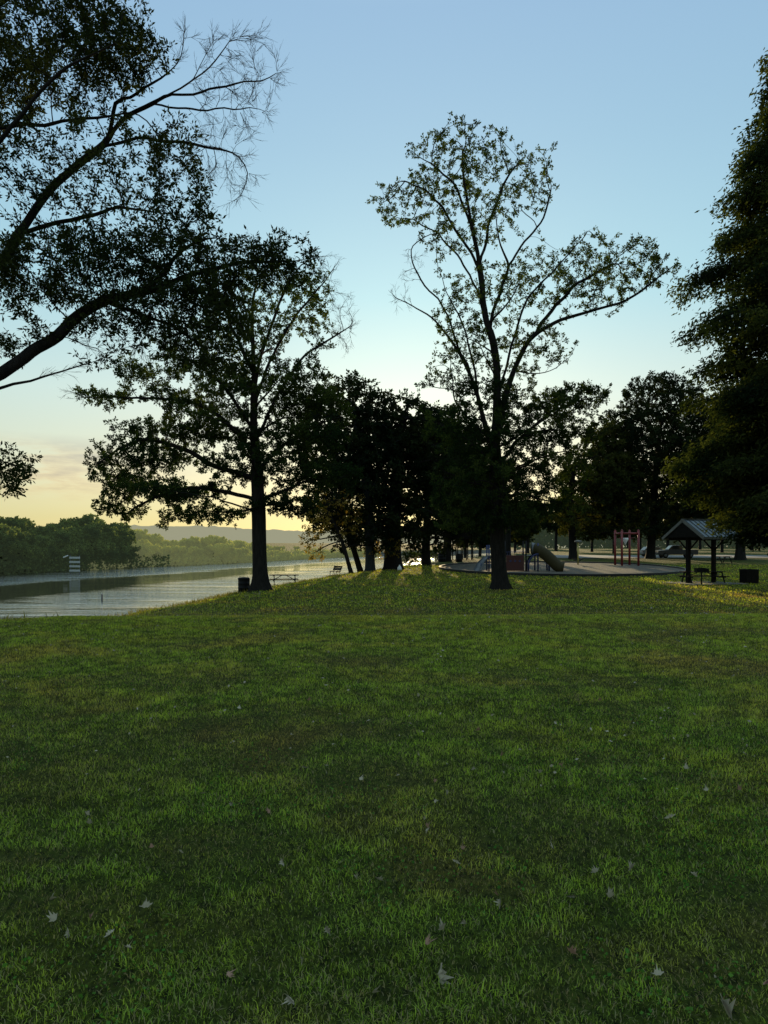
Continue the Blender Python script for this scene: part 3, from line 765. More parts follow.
for k, (px, Y, s_, kd) in enumerate(spots):
    o = pk[kd] if not used[kd] else copy_tree(pk[kd])
    used[kd] = True
    at_gnd(o, gx(px, Y), Y, s_, k * 1.7)
    o.name = 'park_tree'
    o['label'] = ('mid green' if kd == 0 else 'dark green') + ' park tree ' + descr[k]
    o['group'] = 'park trees beyond the playground'

# far bank
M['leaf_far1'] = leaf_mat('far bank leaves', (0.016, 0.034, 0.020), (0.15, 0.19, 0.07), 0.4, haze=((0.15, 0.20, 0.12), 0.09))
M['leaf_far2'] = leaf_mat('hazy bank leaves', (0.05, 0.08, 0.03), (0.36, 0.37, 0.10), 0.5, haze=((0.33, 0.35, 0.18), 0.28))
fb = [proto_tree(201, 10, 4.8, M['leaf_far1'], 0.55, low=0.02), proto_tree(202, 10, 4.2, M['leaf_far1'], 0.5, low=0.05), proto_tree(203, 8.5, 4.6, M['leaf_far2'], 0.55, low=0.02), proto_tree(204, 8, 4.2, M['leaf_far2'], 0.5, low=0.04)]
usedf = [False] * 4
rg = np.random.default_rng(5)
def far_tree(px, Y, s_, kd, label, back):
    x = float(np.interp(Y, FY, FX)) - back
    o = fb[kd] if not usedf[kd] else copy_tree(fb[kd])
    usedf[kd] = True
    # slide along the bank until it sits on the bearing
    if px is not None:
        lo, hi = 60.0, 500.0
        for _ in range(40):
            mid = (lo + hi) / 2
            pxm = 384 + (float(np.interp(mid, FY, FX)) - back) / mid * F
            if pxm < px: lo = mid
            else: hi = mid
        Y = mid; x = float(np.interp(Y, FY, FX)) - back
    o.location = (x, Y, max(hz(x, Y), -3.0) - 0.2); o.scale = (s_, s_, s_); o.rotation_euler = (0, 0, rg.uniform(0, 6.28))
    o.name = 'bank_tree'; o['label'] = label; o['group'] = 'trees along the far river bank'
    return Y
def toprow(px):
    return np.interp(px, [-60, 0, 25, 45, 60, 75, 95, 110, 130, 150, 170, 190, 215, 235, 260, 290, 330, 420], [520, 517, 522, 528, 525, 516, 515, 520, 530, 536, 541, 540, 538, 541, 546, 548, 550, 551])
px = -75.0; k = 0
side_names = {}
while px < 290:
    # front row
    for back, sc in ((1, 1.0), (8, 1.12)):
        pq = px + rg.uniform(-4, 4) + (6 if back > 5 else 0)
        kd = int(rg.integers(0, 2)) if pq < 132 else 2 + int(rg.integers(0, 2))
        lo, hi = 60.0, 500.0
        for _ in range(40):
            mid = (lo + hi) / 2
            pxm = 384 + (float(np.interp(mid, FY, FX)) - back) / mid * F
            if pxm < pq: lo = mid
            else: hi = mid
        Yt = mid
        hh = (EYE + (HZ - toprow(pq)) / F * Yt) + 2.0
        s_ = max(0.35, hh / (10.3 if kd < 2 else 8.6)) * rg.uniform(0.84, 1.04)
        if pq < 0: lab = 'dark bank tree across the river, past the left edge'
        elif pq < 60: lab = 'dark green bank tree across the river left of the white depth gauge'
        elif pq < 85: lab = 'tall dark bank tree directly behind the white depth gauge'
        elif pq < 132: lab = 'dark green bank tree across the river right of the white depth gauge'
        elif pq < 190: lab = 'hazy yellow green bank tree in the stretch right of the dark wood'
        elif pq < 258: lab = 'hazy light green bank tree left of the oak trunk with the picnic table'
        elif pq < 300: lab = 'small pale hazy bank tree right of the oak trunk with the picnic table'
        else: lab = 'pale distant bank tree beyond the lone bench'
        far_tree(pq, Yt, s_, kd, lab, back)
    px += 9.5 if px < 240 else 8

# far off wood filling behind the far bank row
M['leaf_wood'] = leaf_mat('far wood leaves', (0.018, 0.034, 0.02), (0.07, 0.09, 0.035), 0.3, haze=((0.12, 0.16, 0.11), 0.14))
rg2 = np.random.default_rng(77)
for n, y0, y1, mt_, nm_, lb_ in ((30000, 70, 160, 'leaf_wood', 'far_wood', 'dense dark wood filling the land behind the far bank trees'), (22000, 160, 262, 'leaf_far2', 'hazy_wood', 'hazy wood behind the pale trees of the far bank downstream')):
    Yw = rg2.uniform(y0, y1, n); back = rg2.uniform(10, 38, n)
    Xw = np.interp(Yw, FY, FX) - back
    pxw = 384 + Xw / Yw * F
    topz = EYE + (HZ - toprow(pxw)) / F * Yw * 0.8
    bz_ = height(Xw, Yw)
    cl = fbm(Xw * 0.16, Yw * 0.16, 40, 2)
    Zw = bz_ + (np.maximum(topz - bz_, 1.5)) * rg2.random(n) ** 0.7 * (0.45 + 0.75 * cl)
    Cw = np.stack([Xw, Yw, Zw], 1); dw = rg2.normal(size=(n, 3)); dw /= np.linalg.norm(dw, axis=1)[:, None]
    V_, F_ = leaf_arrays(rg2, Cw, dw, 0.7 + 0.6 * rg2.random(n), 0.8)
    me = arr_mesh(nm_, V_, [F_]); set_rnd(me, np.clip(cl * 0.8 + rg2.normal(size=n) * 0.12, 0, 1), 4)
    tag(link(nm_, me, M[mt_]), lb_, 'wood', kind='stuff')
n = 30000
Yw = rg2.uniform(330, 420, n); Xw = rg2.uniform(45, 420, n)
cl = fbm(Xw * 0.06, Yw * 0.06, 43, 2)
Zw = 0.3 + (7 + 9 * cl) * rg2.random(n) ** 0.8
dw = rg2.normal(size=(n, 3)); dw /= np.linalg.norm(dw, axis=1)[:, None]
V_, F_ = leaf_arrays(rg2, np.stack([Xw, Yw, Zw], 1), dw, 1.4 + 1.0 * rg2.random(n), 0.8)
me = arr_mesh('distant_wood', V_, [F_]); set_rnd(me, np.clip(cl + rg2.normal(size=n) * 0.12, 0, 1), 4)
tag(link('distant_wood', me, M['leaf_wood']), 'distant wood closing the horizon behind the park trees', 'wood', kind='stuff')

# shoreline scrub on the near side of the far trees
n = 9000
Yw = rg2.uniform(60, 178, n) ; Xw = np.interp(Yw, FY, FX) + rg2.uniform(-2, 1.5, n)
Zw = np.maximum(height(Xw, Yw), WZ) + rg2.random(n) ** 1.3 * 2.6
dw = rg2.normal(size=(n, 3)); dw /= np.linalg.norm(dw, axis=1)[:, None]
V_, F_ = leaf_arrays(rg2, np.stack([Xw, Yw, Zw], 1), dw, 0.5 + 0.4 * rg2.random(n), 0.7)
me = arr_mesh('bank_scrub', V_, [F_]); set_rnd(me, np.clip(rg2.normal(size=n) * 0.2 + 0.35, 0, 1), 4)
tag(link('bank_scrub', me, M['leaf_far1']), 'low scrub along the waterline of the far bank', 'scrub', kind='stuff')

n = 12000
Yw = rg2.uniform(150, 330, n); Xw = np.interp(Yw, FY, FX) + rg2.uniform(-5, 1.5, n)
Zw = np.maximum(height(Xw, Yw), WZ) + rg2.random(n) ** 1.5 * 2.2 * (0.4 + fbm(Xw * 0.1, Yw * 0.1, 46, 2))
dw = rg2.normal(size=(n, 3)); dw /= np.linalg.norm(dw, axis=1)[:, None]
V_, F_ = leaf_arrays(rg2, np.stack([Xw, Yw, Zw], 1), dw, 0.5 + 0.5 * rg2.random(n), 0.7)
me = arr_mesh('hazy_scrub', V_, [F_]); set_rnd(me, np.clip(rg2.normal(size=n) * 0.2 + 0.35, 0, 1), 4)
tag(link('hazy_scrub', me, M['leaf_far2']), 'pale hazy scrub along the waterline further down the river', 'scrub', kind='stuff')

# ------------------------------------------------------------------ grass
def make_grass(name, n, ylo, yhi, dens_pow, w0, l0, seed, lab, margin=0.9, wpow=0.55, lpow=0.25):
    rg = np.random.default_rng(seed)
    # depth distribution: density ~ Y^-dens_pow, width grows with Y
    u = rg.random(n); e = 2 - dens_pow
    Y = (ylo ** e + u * (yhi ** e - ylo ** e)) ** (1 / e)
    X = (rg.random(n) * 2 - 1) * (0.545 * Y + margin)
    ed = X - np.interp(Y, EY, EX)
    f1 = fbm(X * 1.3, Y * 1.3, 61, 3); f2 = fbm(X * 0.45, Y * 0.6, 66, 3)
    thin = sstep((0.36 - f2) / 0.12) * 0.45 + sstep((0.38 - f1) / 0.1) * 0.45
    # worn dark places seen in the foreground
    for (px, row, rx, ry) in ((215, 845, 90, 22), (60, 905, 90, 20), (715, 985, 60, 34), (590, 965, 50, 20), (410, 868, 50, 14), (120, 980, 40, 14), (40, 855, 60, 10), (560, 1000, 40, 14), (205, 708, 16, 5), (480, 880, 60, 14)):
        Yc = EYE * F / (row - HZ); Xc = gx(px, Yc)
        rX = rx / F * Yc; rY = EYE * F / (row - ry - HZ) - Yc
        q = ((X - Xc) / rX) ** 2 + ((Y - Yc) / rY) ** 2
        thin = np.maximum(thin, np.clip(1.25 - q, 0, 1) * (0.35 + 0.75 * f1))
    thin = np.clip(thin, 0, 1)
    if ylo > 19: thin = np.maximum(thin, 0.6 * sstep((31.5 + 2.5 * (f1 - 0.5) * 4 - Y) / 4.0))  # darker, thinner strip painting the shaded slope foot beyond the crest
    keep = (rg.random(n) > thin * 0.40) & (ed > 0.3)
    X, Y, thin, f1, f2 = X[keep], Y[keep], thin[keep], f1[keep], f2[keep]; n = len(X)
    Z = height(X, Y) - 0.004
    sc = (Y / 2.4) ** wpow
    Wd = w0 * sc * (0.6 + 0.7 * rg.random(n))
    tf = fbm(X * 7.0, Y * 7.0, 91, 2)
    L = l0 * (Y / 2.4) ** lpow * (0.45 + 0.9 * rg.random(n)) * (0.5 + 0.35 * f1 + 0.6 * tf) * (1 - 0.3 * thin)
    a = rg.uniform(0, 2 * PI, n); lean = np.clip(np.abs(rg.normal(size=n)) * 0.75 + 0.30, 0, 1.45)
    d = np.stack([np.cos(a), np.sin(a), np.zeros(n)], 1)
    b = a + rg.normal(size=n) * 0.8 + PI / 2
    s_ = np.stack([np.cos(b), np.sin(b), np.zeros(n)], 1)
    B = np.stack([X, Y, Z], 1); up = np.array([0, 0, 1.0])
    h = np.cos(lean)[:, None] * L[:, None]; o = np.sin(lean)[:, None] * L[:, None]
    mid = B + up * h * 0.62 + d * o * 0.32; tip = B + up * h * 0.92 + d * o
    w = Wd[:, None] * 0.5
    V = np.stack([B - s_ * w, B + s_ * w, mid - s_ * w * 0.85, mid + s_ * w * 0.85, tip], 1).reshape(-1, 3)
    k = np.arange(n)[:, None] * 5
    me = arr_mesh(name, V, [k + np.array([0, 1, 3, 2]), k + np.array([2, 3, 4])])
    rn = np.clip(0.1 + 0.8 * tf + rg.normal(size=n) * 0.24, 0, 1)
    dry = (rg.random(n) < 0.10 + 0.16 * thin + 0.22 * sstep((3.1 - Y) / 0.9) * (f1 > 0.4)).astype(float)
    at_ = me.attributes.new('rnd', 'FLOAT', 'POINT'); at_.data.foreach_set('value', np.repeat(rn, 5).astype(np.float32))
    at_ = me.attributes.new('dry', 'FLOAT', 'POINT'); at_.data.foreach_set('value', np.repeat(np.clip(dry + thin * 0.25, 0, 1), 5).astype(np.float32))
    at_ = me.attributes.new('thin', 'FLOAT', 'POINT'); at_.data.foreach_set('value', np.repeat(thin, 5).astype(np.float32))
    return tag(link(name, me, M['grass']), lab, 'grass', kind='stuff')

m, nt, out = nmat('grass blades')
lc = lawn_colour(nt)
gy = N(nt, 'ShaderNodeNewGeometry'); sy = N(nt, 'ShaderNodeSeparateXYZ'); nt.links.new(gy.outputs['Position'], sy.inputs[0])
fy = N(nt, 'ShaderNodeMapRange'); fy.inputs[1].default_value = 5.0; fy.inputs[2].default_value = 15.0; nt.links.new(sy.outputs[1], fy.inputs[0])
lc = mixc(nt, fy.outputs[0], lc, mixc(nt, 1.0, lc, (1.22, 1.08, 0.9), 'MULTIPLY'))
r_ = N(nt, 'ShaderNodeAttribute', attribute_name='rnd'); dr = N(nt, 'ShaderNodeAttribute', attribute_name='dry'); th = N(nt, 'ShaderNodeAttribute', attribute_name='thin')
lc = mixc(nt, 1.0, lc, ramp(nt, r_.outputs['Fac'], [(0.08, (0.16, 0.18, 0.2)), (0.5, (1.05, 1.05, 1.05)), (0.92, (2.6, 2.4, 2.3))]), 'MULTIPLY')
lc = mixc(nt, dr.outputs['Fac'], lc, (0.30, 0.26, 0.15))
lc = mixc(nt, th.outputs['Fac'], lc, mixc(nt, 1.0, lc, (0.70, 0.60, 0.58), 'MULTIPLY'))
d = N(nt, 'ShaderNodeBsdfDiffuse'); nt.links.new(lc, d.inputs[0])
tr = N(nt, 'ShaderNodeBsdfTranslucent'); nt.links.new(mixc(nt, 1.0, lc, (1.5, 1.5, 0.6), 'MULTIPLY'), tr.inputs[0])
gl = N(nt, 'ShaderNodeBsdfGlossy', Roughness=0.45); gl.inputs[0].default_value = (0.5, 0.5, 0.5, 1)
mx = N(nt, 'ShaderNodeMixShader'); mx.inputs[0].default_value = 0.5; nt.links.new(d.outputs[0], mx.inputs[1]); nt.links.new(tr.outputs[0], mx.inputs[2])
mx2 = N(nt, 'ShaderNodeMixShader'); mx2.inputs[0].default_value = 0.03; nt.links.new(mx.outputs[0], mx2.inputs[1]); nt.links.new(gl.outputs[0], mx2.inputs[2])
nt.links.new(mx2.outputs[0], out.inputs[0]); M['grass'] = m
make_grass('lawn_grass', 820000, 1.5, 19.0, 1.15, 0.0032, 0.030, 1, 'mown green grass of the near lawn with darker worn patches')
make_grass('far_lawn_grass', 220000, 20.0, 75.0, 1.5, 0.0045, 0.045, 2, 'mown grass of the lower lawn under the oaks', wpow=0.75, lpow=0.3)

rw = np.random.default_rng(44)
n = 15000
Y = 1.6 + 7.5 * rw.random(n) ** 1.3; X = (rw.random(n) * 2 - 1) * (0.55 * Y + 0.6)
ok = fbm(X * 1.1, Y * 1.1, 140, 3) > 0.57; X, Y = X[ok], Y[ok]; n = len(X)
Z = height(X, Y) + 0.012 + 0.016 * rw.random(n)
dd = rw.normal(size=(n, 3)); dd[:, 2] = np.abs(dd[:, 2]) * 0.35; dd /= np.linalg.norm(dd, axis=1)[:, None]
V_, F_ = leaf_arrays(rw, np.stack([X, Y, Z], 1), dd, 0.010 + 0.011 * rw.random(n), 0.85)
M['weeds'] = leaf_mat('clover leaves', (0.04, 0.12, 0.02), (0.11, 0.23, 0.04), 0.3)
me = arr_mesh('clover', V_, [F_]); set_rnd(me, rw.random(n), 4)
tag(link('clover', me, M['weeds']), 'small clover and weed leaves growing among the near grass', 'clover', kind='stuff')
# taller rough grass and weeds where the lawn tips over to the river
n = 15000
Y = rw.uniform(14, 78, n); X = np.interp(Y, EY, EX) + rw.normal(size=n) * 0.7 + 0.4
keep = fbm(X * 0.9, Y * 0.6, 150, 2) > 0.42; X, Y = X[keep], Y[keep]; n = len(X)
Z = height(X, Y) - 0.02
dd = rw.normal(size=(n, 3)) * np.array([0.5, 0.5, 0.2]); dd[:, 2] += 1.0; dd /= np.linalg.norm(dd, axis=1)[:, None]
V_, F_ = leaf_arrays(rw, np.stack([X, Y, Z], 1), dd, (0.08 + 0.26 * rw.random(n) ** 2), 0.09)
M['bank_weeds'] = leaf_mat('bank weeds', (0.06, 0.07, 0.02), (0.20, 0.19, 0.07), 0.45)
me = arr_mesh('bank_weeds', V_, [F_]); set_rnd(me, rw.random(n), 4)
tag(link('bank_weeds', me, M['bank_weeds']), 'rough taller grass and weeds along the top of the near river bank', 'weeds', kind='stuff')

# ------------------------------------------------------------------ fallen leaves
M['dead_leaf'] = paint('dry leaf', (0.30, 0.26, 0.18), 0.8, var=0.25, scale=20)
M['dead_brown'] = paint('brown dry leaf', (0.25, 0.14, 0.09), 0.8, var=0.3, scale=20)
def lobed_leaf(seed, lobes=5, curl=0.25, narrow=False):
    rg = np.random.default_rng(seed); pts = []
    n = lobes * 2
    L = 0.11
    # outline: right side up, tip, left side down
    def side(sg):
        o = []
        for i in range(n):
            t = (i + 0.5) / n
            wd = (0.035 if not narrow else 0.014) * math.sin(PI * min(1, t * 1.1)) * (1.25 if i % 2 else 0.42) * rg.uniform(0.8, 1.25)
            o.append((sg * wd, t * L + (0.008 if i % 2 else 0)))
        return o
    r = side(1); l = side(-1)[::-1]
    outl = [(0.0015, -0.02)] + r + [(0, L * 1.12)] + l + [(-0.0015, -0.02)]
    bm = bmesh.new()
    def zz(x, y): return 0.012 + abs(x) * curl * 2.2 + curl * (y - L / 2) ** 2 * 6 + rg.uniform(-0.003, 0.003)
    spine = {}
    m = len(outl)
    ov = [bm.verts.new((x, y, zz(x, y))) for x, y in outl]
    sp = [bm.verts.new((0, min(outl[k][1], L), zz(0, outl[k][1]) - 0.004)) for k in range(1, n + 1)]
    half = n
    bm.faces.new((ov[0], ov[1], sp[0])); bm.faces.new((ov[0], sp[0], ov[m - 2], ov[m - 1]))
    for k in range(n - 1):
        bm.faces.new((ov[1 + k], ov[2 + k], sp[k + 1], sp[k]))
        bm.faces.new((sp[k], sp[k + 1], ov[m - 3 - k], ov[m - 2 - k]))
    bm.faces.new((ov[n], ov[n + 1], sp[n - 1])); bm.faces.new((sp[n - 1], ov[n + 1], ov[n + 2]))
    me = bpy.data.meshes.new('fallen_leaf'); bm.to_mesh(me); bm.free(); return me
lm = [lobed_leaf(1, 4, 0.3), lobed_leaf(2, 3, 0.5), lobed_leaf(3, 4, 0.15), lobed_leaf(4, 3, 0.7, True)]
for q in lm: q.materials.append(M['dead_leaf'])
lb = lobed_leaf(5, 3, 0.4); lb.materials.append(M['dead_brown'])
spec = {(435, 976): ('large pale lobed oak leaf at the bottom middle of the lawn', 2.0), (422, 950): ('reddish brown curled leaf just above the largest pale leaf', 1.3), (667, 826): ('pair of pale curled leaf lobes on the right of the lawn', 1.5),
        (564, 902): ('upright pale curled leaf right of the middle', 1.3), (629, 880): ('flat greyish leaf with spread lobes on the right', 1.6), (555, 857): ('pale leaf above the upright curled one', 1.2),
        (116, 938): ('pale rounded leaf in the dark worn patch at lower left', 1.2), (301, 978): ('pale forked leaf near the bottom left of centre', 1.3), (291, 1003): ('lowest pale leaf left of centre', 1.3), (722, 1014): ('long pale leaf in the bottom right corner', 1.9),
        (286, 872): ('small pale star shaped leaf left of centre', 1.3), (307, 772): ('pale wide leaf high on the left of the lawn', 1.4), (142, 917): ('pale leaf right of the yellowish tuft at lower left', 1.2), (231, 807): ('thin pale leaf above the dark worn patch', 1.1), (574, 964): ('small pinkish leaf right of the bottom middle', 1.0)}
rgl = np.random.default_rng(9)
allp = [(a, b, s[1], s[0]) for (a, b), s in spec.items()]
for (a, b) in ((272, 818), (342, 741), (360, 786), (430, 835), (498, 903), (502, 906), (240, 713), (290, 740), (180, 752), (88, 822), (92, 830), (182, 860), (150, 855), (48, 908), (60, 925), (70, 935), (90, 928), (375, 885), (357, 884), (452, 868), (462, 857), (600, 878), (612, 906), (697, 885), (738, 797), (706, 797), (688, 775), (640, 772), (500, 762), (505, 777), (543, 776), (632, 790), (558, 770), (470, 775), (420, 761), (400, 780), (436, 788), (447, 797), (433, 806), (425, 820), (425, 832), (465, 930), (440, 940), (714, 985), (762, 990), (655, 985), (2, 979), (131, 957), (225, 985), (330, 940), (370, 1000), (262, 695), (310, 705), (350, 690), (420, 700), (520, 690), (600, 705), (640, 720), (700, 700), (560, 730), (480, 735), (210, 660), (330, 655), (450, 660), (580, 650), (670, 665), (735, 660), (540, 640), (380, 635), (280, 640), (690, 740), (745, 760)):
    allp.append((a, b, rgl.uniform(0.7, 1.2), None))
for k, (a, b, s_, lab) in enumerate(allp):
    Y = EYE * F / (b - HZ); X = gx(a, Y)
    for _ in range(4):
        Y = (EYE - hz(X, Y)) * F / (b - HZ); X = gx(a, Y)
    me = lb if ((lab and ('brown' in lab or 'pinkish' in lab)) or (not lab and k % 4 == 3)) else lm[k % 4]
    o = bpy.data.objects.new('fallen_leaf', me); COL.objects.link(o)
    o.location = (X, Y, hz(X, Y) + 0.026 * (Y / 2.4) ** 0.25)
    o.rotation_euler = (rgl.normal() * 0.6, rgl.normal() * 0.6, rgl.uniform(0, 6.28)); o.scale = (s_ * rgl.uniform(0.2, 0.36), s_ * 0.34, s_ * 0.8)
    tag(o, lab or ('small brown fallen oak leaf curled in the near lawn grass' if me is lb else 'small pale fallen oak leaf lying in the near lawn grass'), 'leaf', 'fallen leaves on the lawn')
# countless specks of leaf litter
n = 1500
u = rgl.random(n); Y = (4.5 ** 0.6 + u * (70 ** 0.6 - 4.5 ** 0.6)) ** (1 / 0.6); X = (rgl.random(n) * 2 - 1) * (0.55 * Y + 0.5)
ok = (X - np.interp(Y, EY, EX) > 1) & (((X - 16.4) / 11.2) ** 2 + ((Y - 68) / 12.2) ** 2 > 1); X, Y = X[ok], Y[ok]; n = len(X)
dd = rgl.normal(size=(n, 3)); dd[:, 2] *= 0.3; dd /= np.linalg.norm(dd, axis=1)[:, None]
V_, F_ = leaf_arrays(rgl, np.stack([X, Y, height(X, Y) + 0.05], 1), dd, np.clip(0.02 + 0.0022 * Y, 0.02, 0.12) * (0.6 + 0.8 * rgl.random(n)), 0.5)
tag(link('leaf_litter', arr_mesh('leaf_litter', V_, [F_]), M['dead_leaf']), 'scattered pale specks of leaf litter over the lawns', 'leaf litter', kind='stuff')

# ------------------------------------------------------------------ playground
M['chips'] = paint('wood chips', (0.11, 0.098, 0.082), 0.95, spec=0.1, var=0.55, scale=9, bump=1.0, bscale=14)
M['kerb'] = paint('black edging', (0.006, 0.006, 0.006), 0.7)
M['kerb_top'] = paint('pale edging', (0.16, 0.155, 0.145), 0.8)
M['red'] = paint('red paint', (0.19, 0.016, 0.016), 0.45, var=0.2)
M['blue'] = paint('blue paint', (0.012, 0.022, 0.10), 0.45, var=0.2)
M['tan'] = paint('tan plastic', (0.045, 0.037, 0.016), 0.7, spec=0.15, var=0.15)
M['yellow'] = paint('yellow paint', (0.42, 0.34, 0.08), 0.5)
M['grey'] = paint('grey metal', (0.10, 0.11, 0.12), 0.45, 0.3)
M['dark'] = paint('dark metal', (0.006, 0.006, 0.007), 0.6, spec=0.2)
M['wood'] = paint('weathered wood', (0.012, 0.010, 0.009), 0.85, spec=0.12, var=0.35, scale=4, bump=0.6)
M['concrete'] = paint('concrete', (0.12, 0.115, 0.10), 0.9, var=0.2, scale=3, bump=0.3)
M['white'] = paint('white paint', (0.8, 0.8, 0.78), 0.5, var=0.12)
CX, CY, RX, RY = 16.4, 68.0, 11.0, 12.0
bm = bmesh.new(); K = 72; prev = None; cen = bm.verts.new((CX, CY, hz(CX, CY) + 0.10))
rings = []
for j in range(1, 9):
    f = j / 8
    rings.append([bm.verts.new((CX + RX * f * math.cos(2 * PI * i / K), CY + RY * f * math.sin(2 * PI * i / K), 0)) for i in range(K)])
    for v in rings[-1]: v.co.z = hz(v.co.x, v.co.y) + 0.10
for i in range(K):
    bm.faces.new((cen, rings[0][i], rings[0][(i + 1) % K]))
    for j in range(7):
        bm.faces.new((rings[j][i], rings[j + 1][i], rings[j + 1][(i + 1) % K], rings[j][(i + 1) % K]))
me = bpy.data.meshes.new('playground_surface'); bm.to_mesh(me); bm.free()
tag(link('playground_surface', me, M['chips']), kind='structure')
root = thing('playground_kerb', 'low dark kerb with a pale top ringing the wood chip playground', 'kerb', (CX, CY, 0))
def ringband(r0, r1, z0, z1):
    bm = bmesh.new(); L = []
    for i in range(K):
        a = 2 * PI * i / K; c, s_ = math.cos(a), math.sin(a)
        h = hz(CX + RX * c, CY + RY * s_)
        L.append([bm.verts.new(((RX + r) * c, (RY + r) * s_, h + z)) for r, z in ((r0, z0), (r1, z0), (r1, z1), (r0, z1))])
    for i in range(K):
        A, B = L[i], L[(i + 1) % K]
        for q in range(4):
            bm.faces.new((A[q], A[(q + 1) % 4], B[(q + 1) % 4], B[q]))
    bmesh.ops.recalc_face_normals(bm, faces=bm.faces)
    me = bpy.data.meshes.new('band'); bm.to_mesh(me); bm.free(); return me
link('kerb_side', ringband(0.0, 0.18, -0.1, 0.20), M['kerb'], root)
link('kerb_cap', ringband(-0.02, 0.12, 0.203, 0.225), M['kerb_top'], root)

# play structure: local x right, y away, origin on ground at (px 517)
YP = 62.0
ox = gx(517, YP); gzp = hz(ox, YP) + 0.1
pl = thing('play_structure', 'play structure with red panel, blue arches and tan tube slide behind the forked oak', 'playground set', (ox, YP, gzp))
k = YP / F
def lx(px): return (px - 517) * k
def lz(row): return gz(row, YP) - gzp
for (px, dy, top_) in ((489, 0, 545), (489, 1.3, 545), (505, 0, 541), (505, 1.3, 541), (526, 0, 541), (526, 1.3, 541), (538, 0, 543), (538, 1.3, 543)):
    MB().tube([(lx(px), dy, -0.1), (lx(px), dy, lz(top_))], 0.065, 10).build('post', M['blue'] if px in (489, 538) else M['dark'], pl)
MB().box((lx(515.5), 0.65, lz(562)), (lx(526) - lx(505), 1.3, 0.08)).build('deck', M['dark'], pl)
MB().box((lx(532), 0.65, lz(556)), (lx(538) - lx(526), 1.3, 0.08)).build('deck', M['dark'], pl)
MB().box((lx(497), 0.65, lz(562)), (lx(505) - lx(489), 1.3, 0.08)).build('deck', M['dark'], pl)
pm = MB(); pm.box((lx(515), -0.03, 0.72), (lx(524) - lx(506), 0.06, 1.35), bevel=0.02)
M['panel_red'] = paint('dark red panel', (0.05, 0.006, 0.008), 0.5)
pr = pm.build('red_panel', M['panel_red'], pl)
for q in (-0.4, 0.0, 0.4):
    mm = MB().lathe([(0.09, 0), (0.09, 0.03)], n=14); mm.xform(Matrix.Rotation(PI / 2, 4, 'X')); o = mm.build('panel_disc', M['blue'], pr); o.location = (lx(515) + q, -0.062, 0.9)
for px in (505.3, 489.3):   # railings
    w_ = (lx(526) - lx(505)) if px > 500 else (lx(505) - lx(489))
    rm = MB()
    rm.tube([(lx(px), 0.02, lz(552)), (lx(px) + w_, 0.02, lz(552))], 0.03, 8)
    for q in range(1, 9):
        rm.tube([(lx(px) + w_ * q / 9, 0.02, lz(561)), (lx(px) + w_ * q / 9, 0.02, lz(552))], 0.015, 6)
    rm.build('railing', M['blue'], pl)
# blue arch climber right
am = MB()
for dy in (-0.1, 0.7):
    pts = [(lx(528) + (lx(549) - lx(528)) * 0.5 * (1 - math.cos(a)), dy - 0.0, 0.05 + 1.45 * math.sin(a) ** 0.7 if a > 0 else 0) for a in [PI * q / 12 for q in range(13)]]
    am.tube([(p[0], p[1], max(0, p[2])) for p in pts], 0.075, 8)
for q in range(2, 11):
    a = PI * q / 12; x = lx(528) + (lx(549) - lx(528)) * 0.5 * (1 - math.cos(a)); z_ = 0.05 + 1.45 * math.sin(a) ** 0.7
    am.tube([(x, -0.1, z_), (x, 0.7, z_)], 0.03, 6)
am.build('arch_climber', M['blue'], pl)
# tube slide
sp = [(lx(534), 0.6, lz(549)), (lx(539), 0.3, lz(549.5)), (lx(545), 0.0, lz(554)), (lx(551), -0.2, lz(560)), (lx(556), -0.4, lz(565.5)), (lx(559.5), -0.5, lz(567.5)), (lx(562), -0.55, lz(568))]
ts = MB(); ts.tube(sp, [0.46, 0.46, 0.46, 0.46, 0.46, 0.47, 0.52], 20, cap=False)
o = ts.build('tube_slide', M['tan'], pl)
sm_ = o.modifiers.new('thick', 'SOLIDIFY'); sm_.thickness = 0.03
for q in (2, 3, 4):
    p = Vector(sp[q]); dd_ = (Vector(sp[q + 1]) - Vector(sp[q - 1])).normalized()
    MB().tube([p - dd_ * 0.04, p + dd_ * 0.04], 0.495, 20, cap=False).build('slide_flange', M['tan'], o)
# hood at the top of the tube
MB().tube([(lx(533), 0.6, lz(549)), (lx(536), 0.55, lz(549))], [0.58, 0.5], 18).build('slide_hood', M['grey'], pl)
# small curved chute at the left
cm = MB(); prevr = None
cp = [(lx(490), 0.5, lz(556)), (lx(486), 0.3, lz(557)), (lx(481), 0.0, lz(562)), (lx(478), -0.4, lz(567)), (lx(475.5), -0.8, lz(570))]
for q in range(len(cp)):
    c = Vector(cp[q]); d_ = (Vector(cp[min(q + 1, 4)]) - Vector(cp[max(q - 1, 0)])).normalized(); s_ = d_.cross(Vector((0, 0, 1))).normalized(); u_ = s_.cross(d_)
    ring = [cm.bm.verts.new(c + s_ * math.cos(a) * 0.34 - u_ * math.sin(a) * 0.26) for a in [PI * w / 8 for w in range(9)]]
    if prevr:
        for w in range(8): cm.bm.faces.new((prevr[w], prevr[w + 1], ring[w + 1], ring[w]))
    prevr = ring
o = cm.build('chute', M['grey'], pl); o.modifiers.new('t', 'SOLIDIFY').thickness = 0.04
MB().tube([(lx(481), 0.0, -0.1), (lx(481), 0.0, lz(563))], 0.04, 8).build('chute_support', M['blue'], pl)
lm_ = MB()
for dx in (0, 0.45): lm_.tube([(lx(494) + dx, -0.35, 0), (lx(494) + dx, 0.0, lz(560))], 0.03, 8)
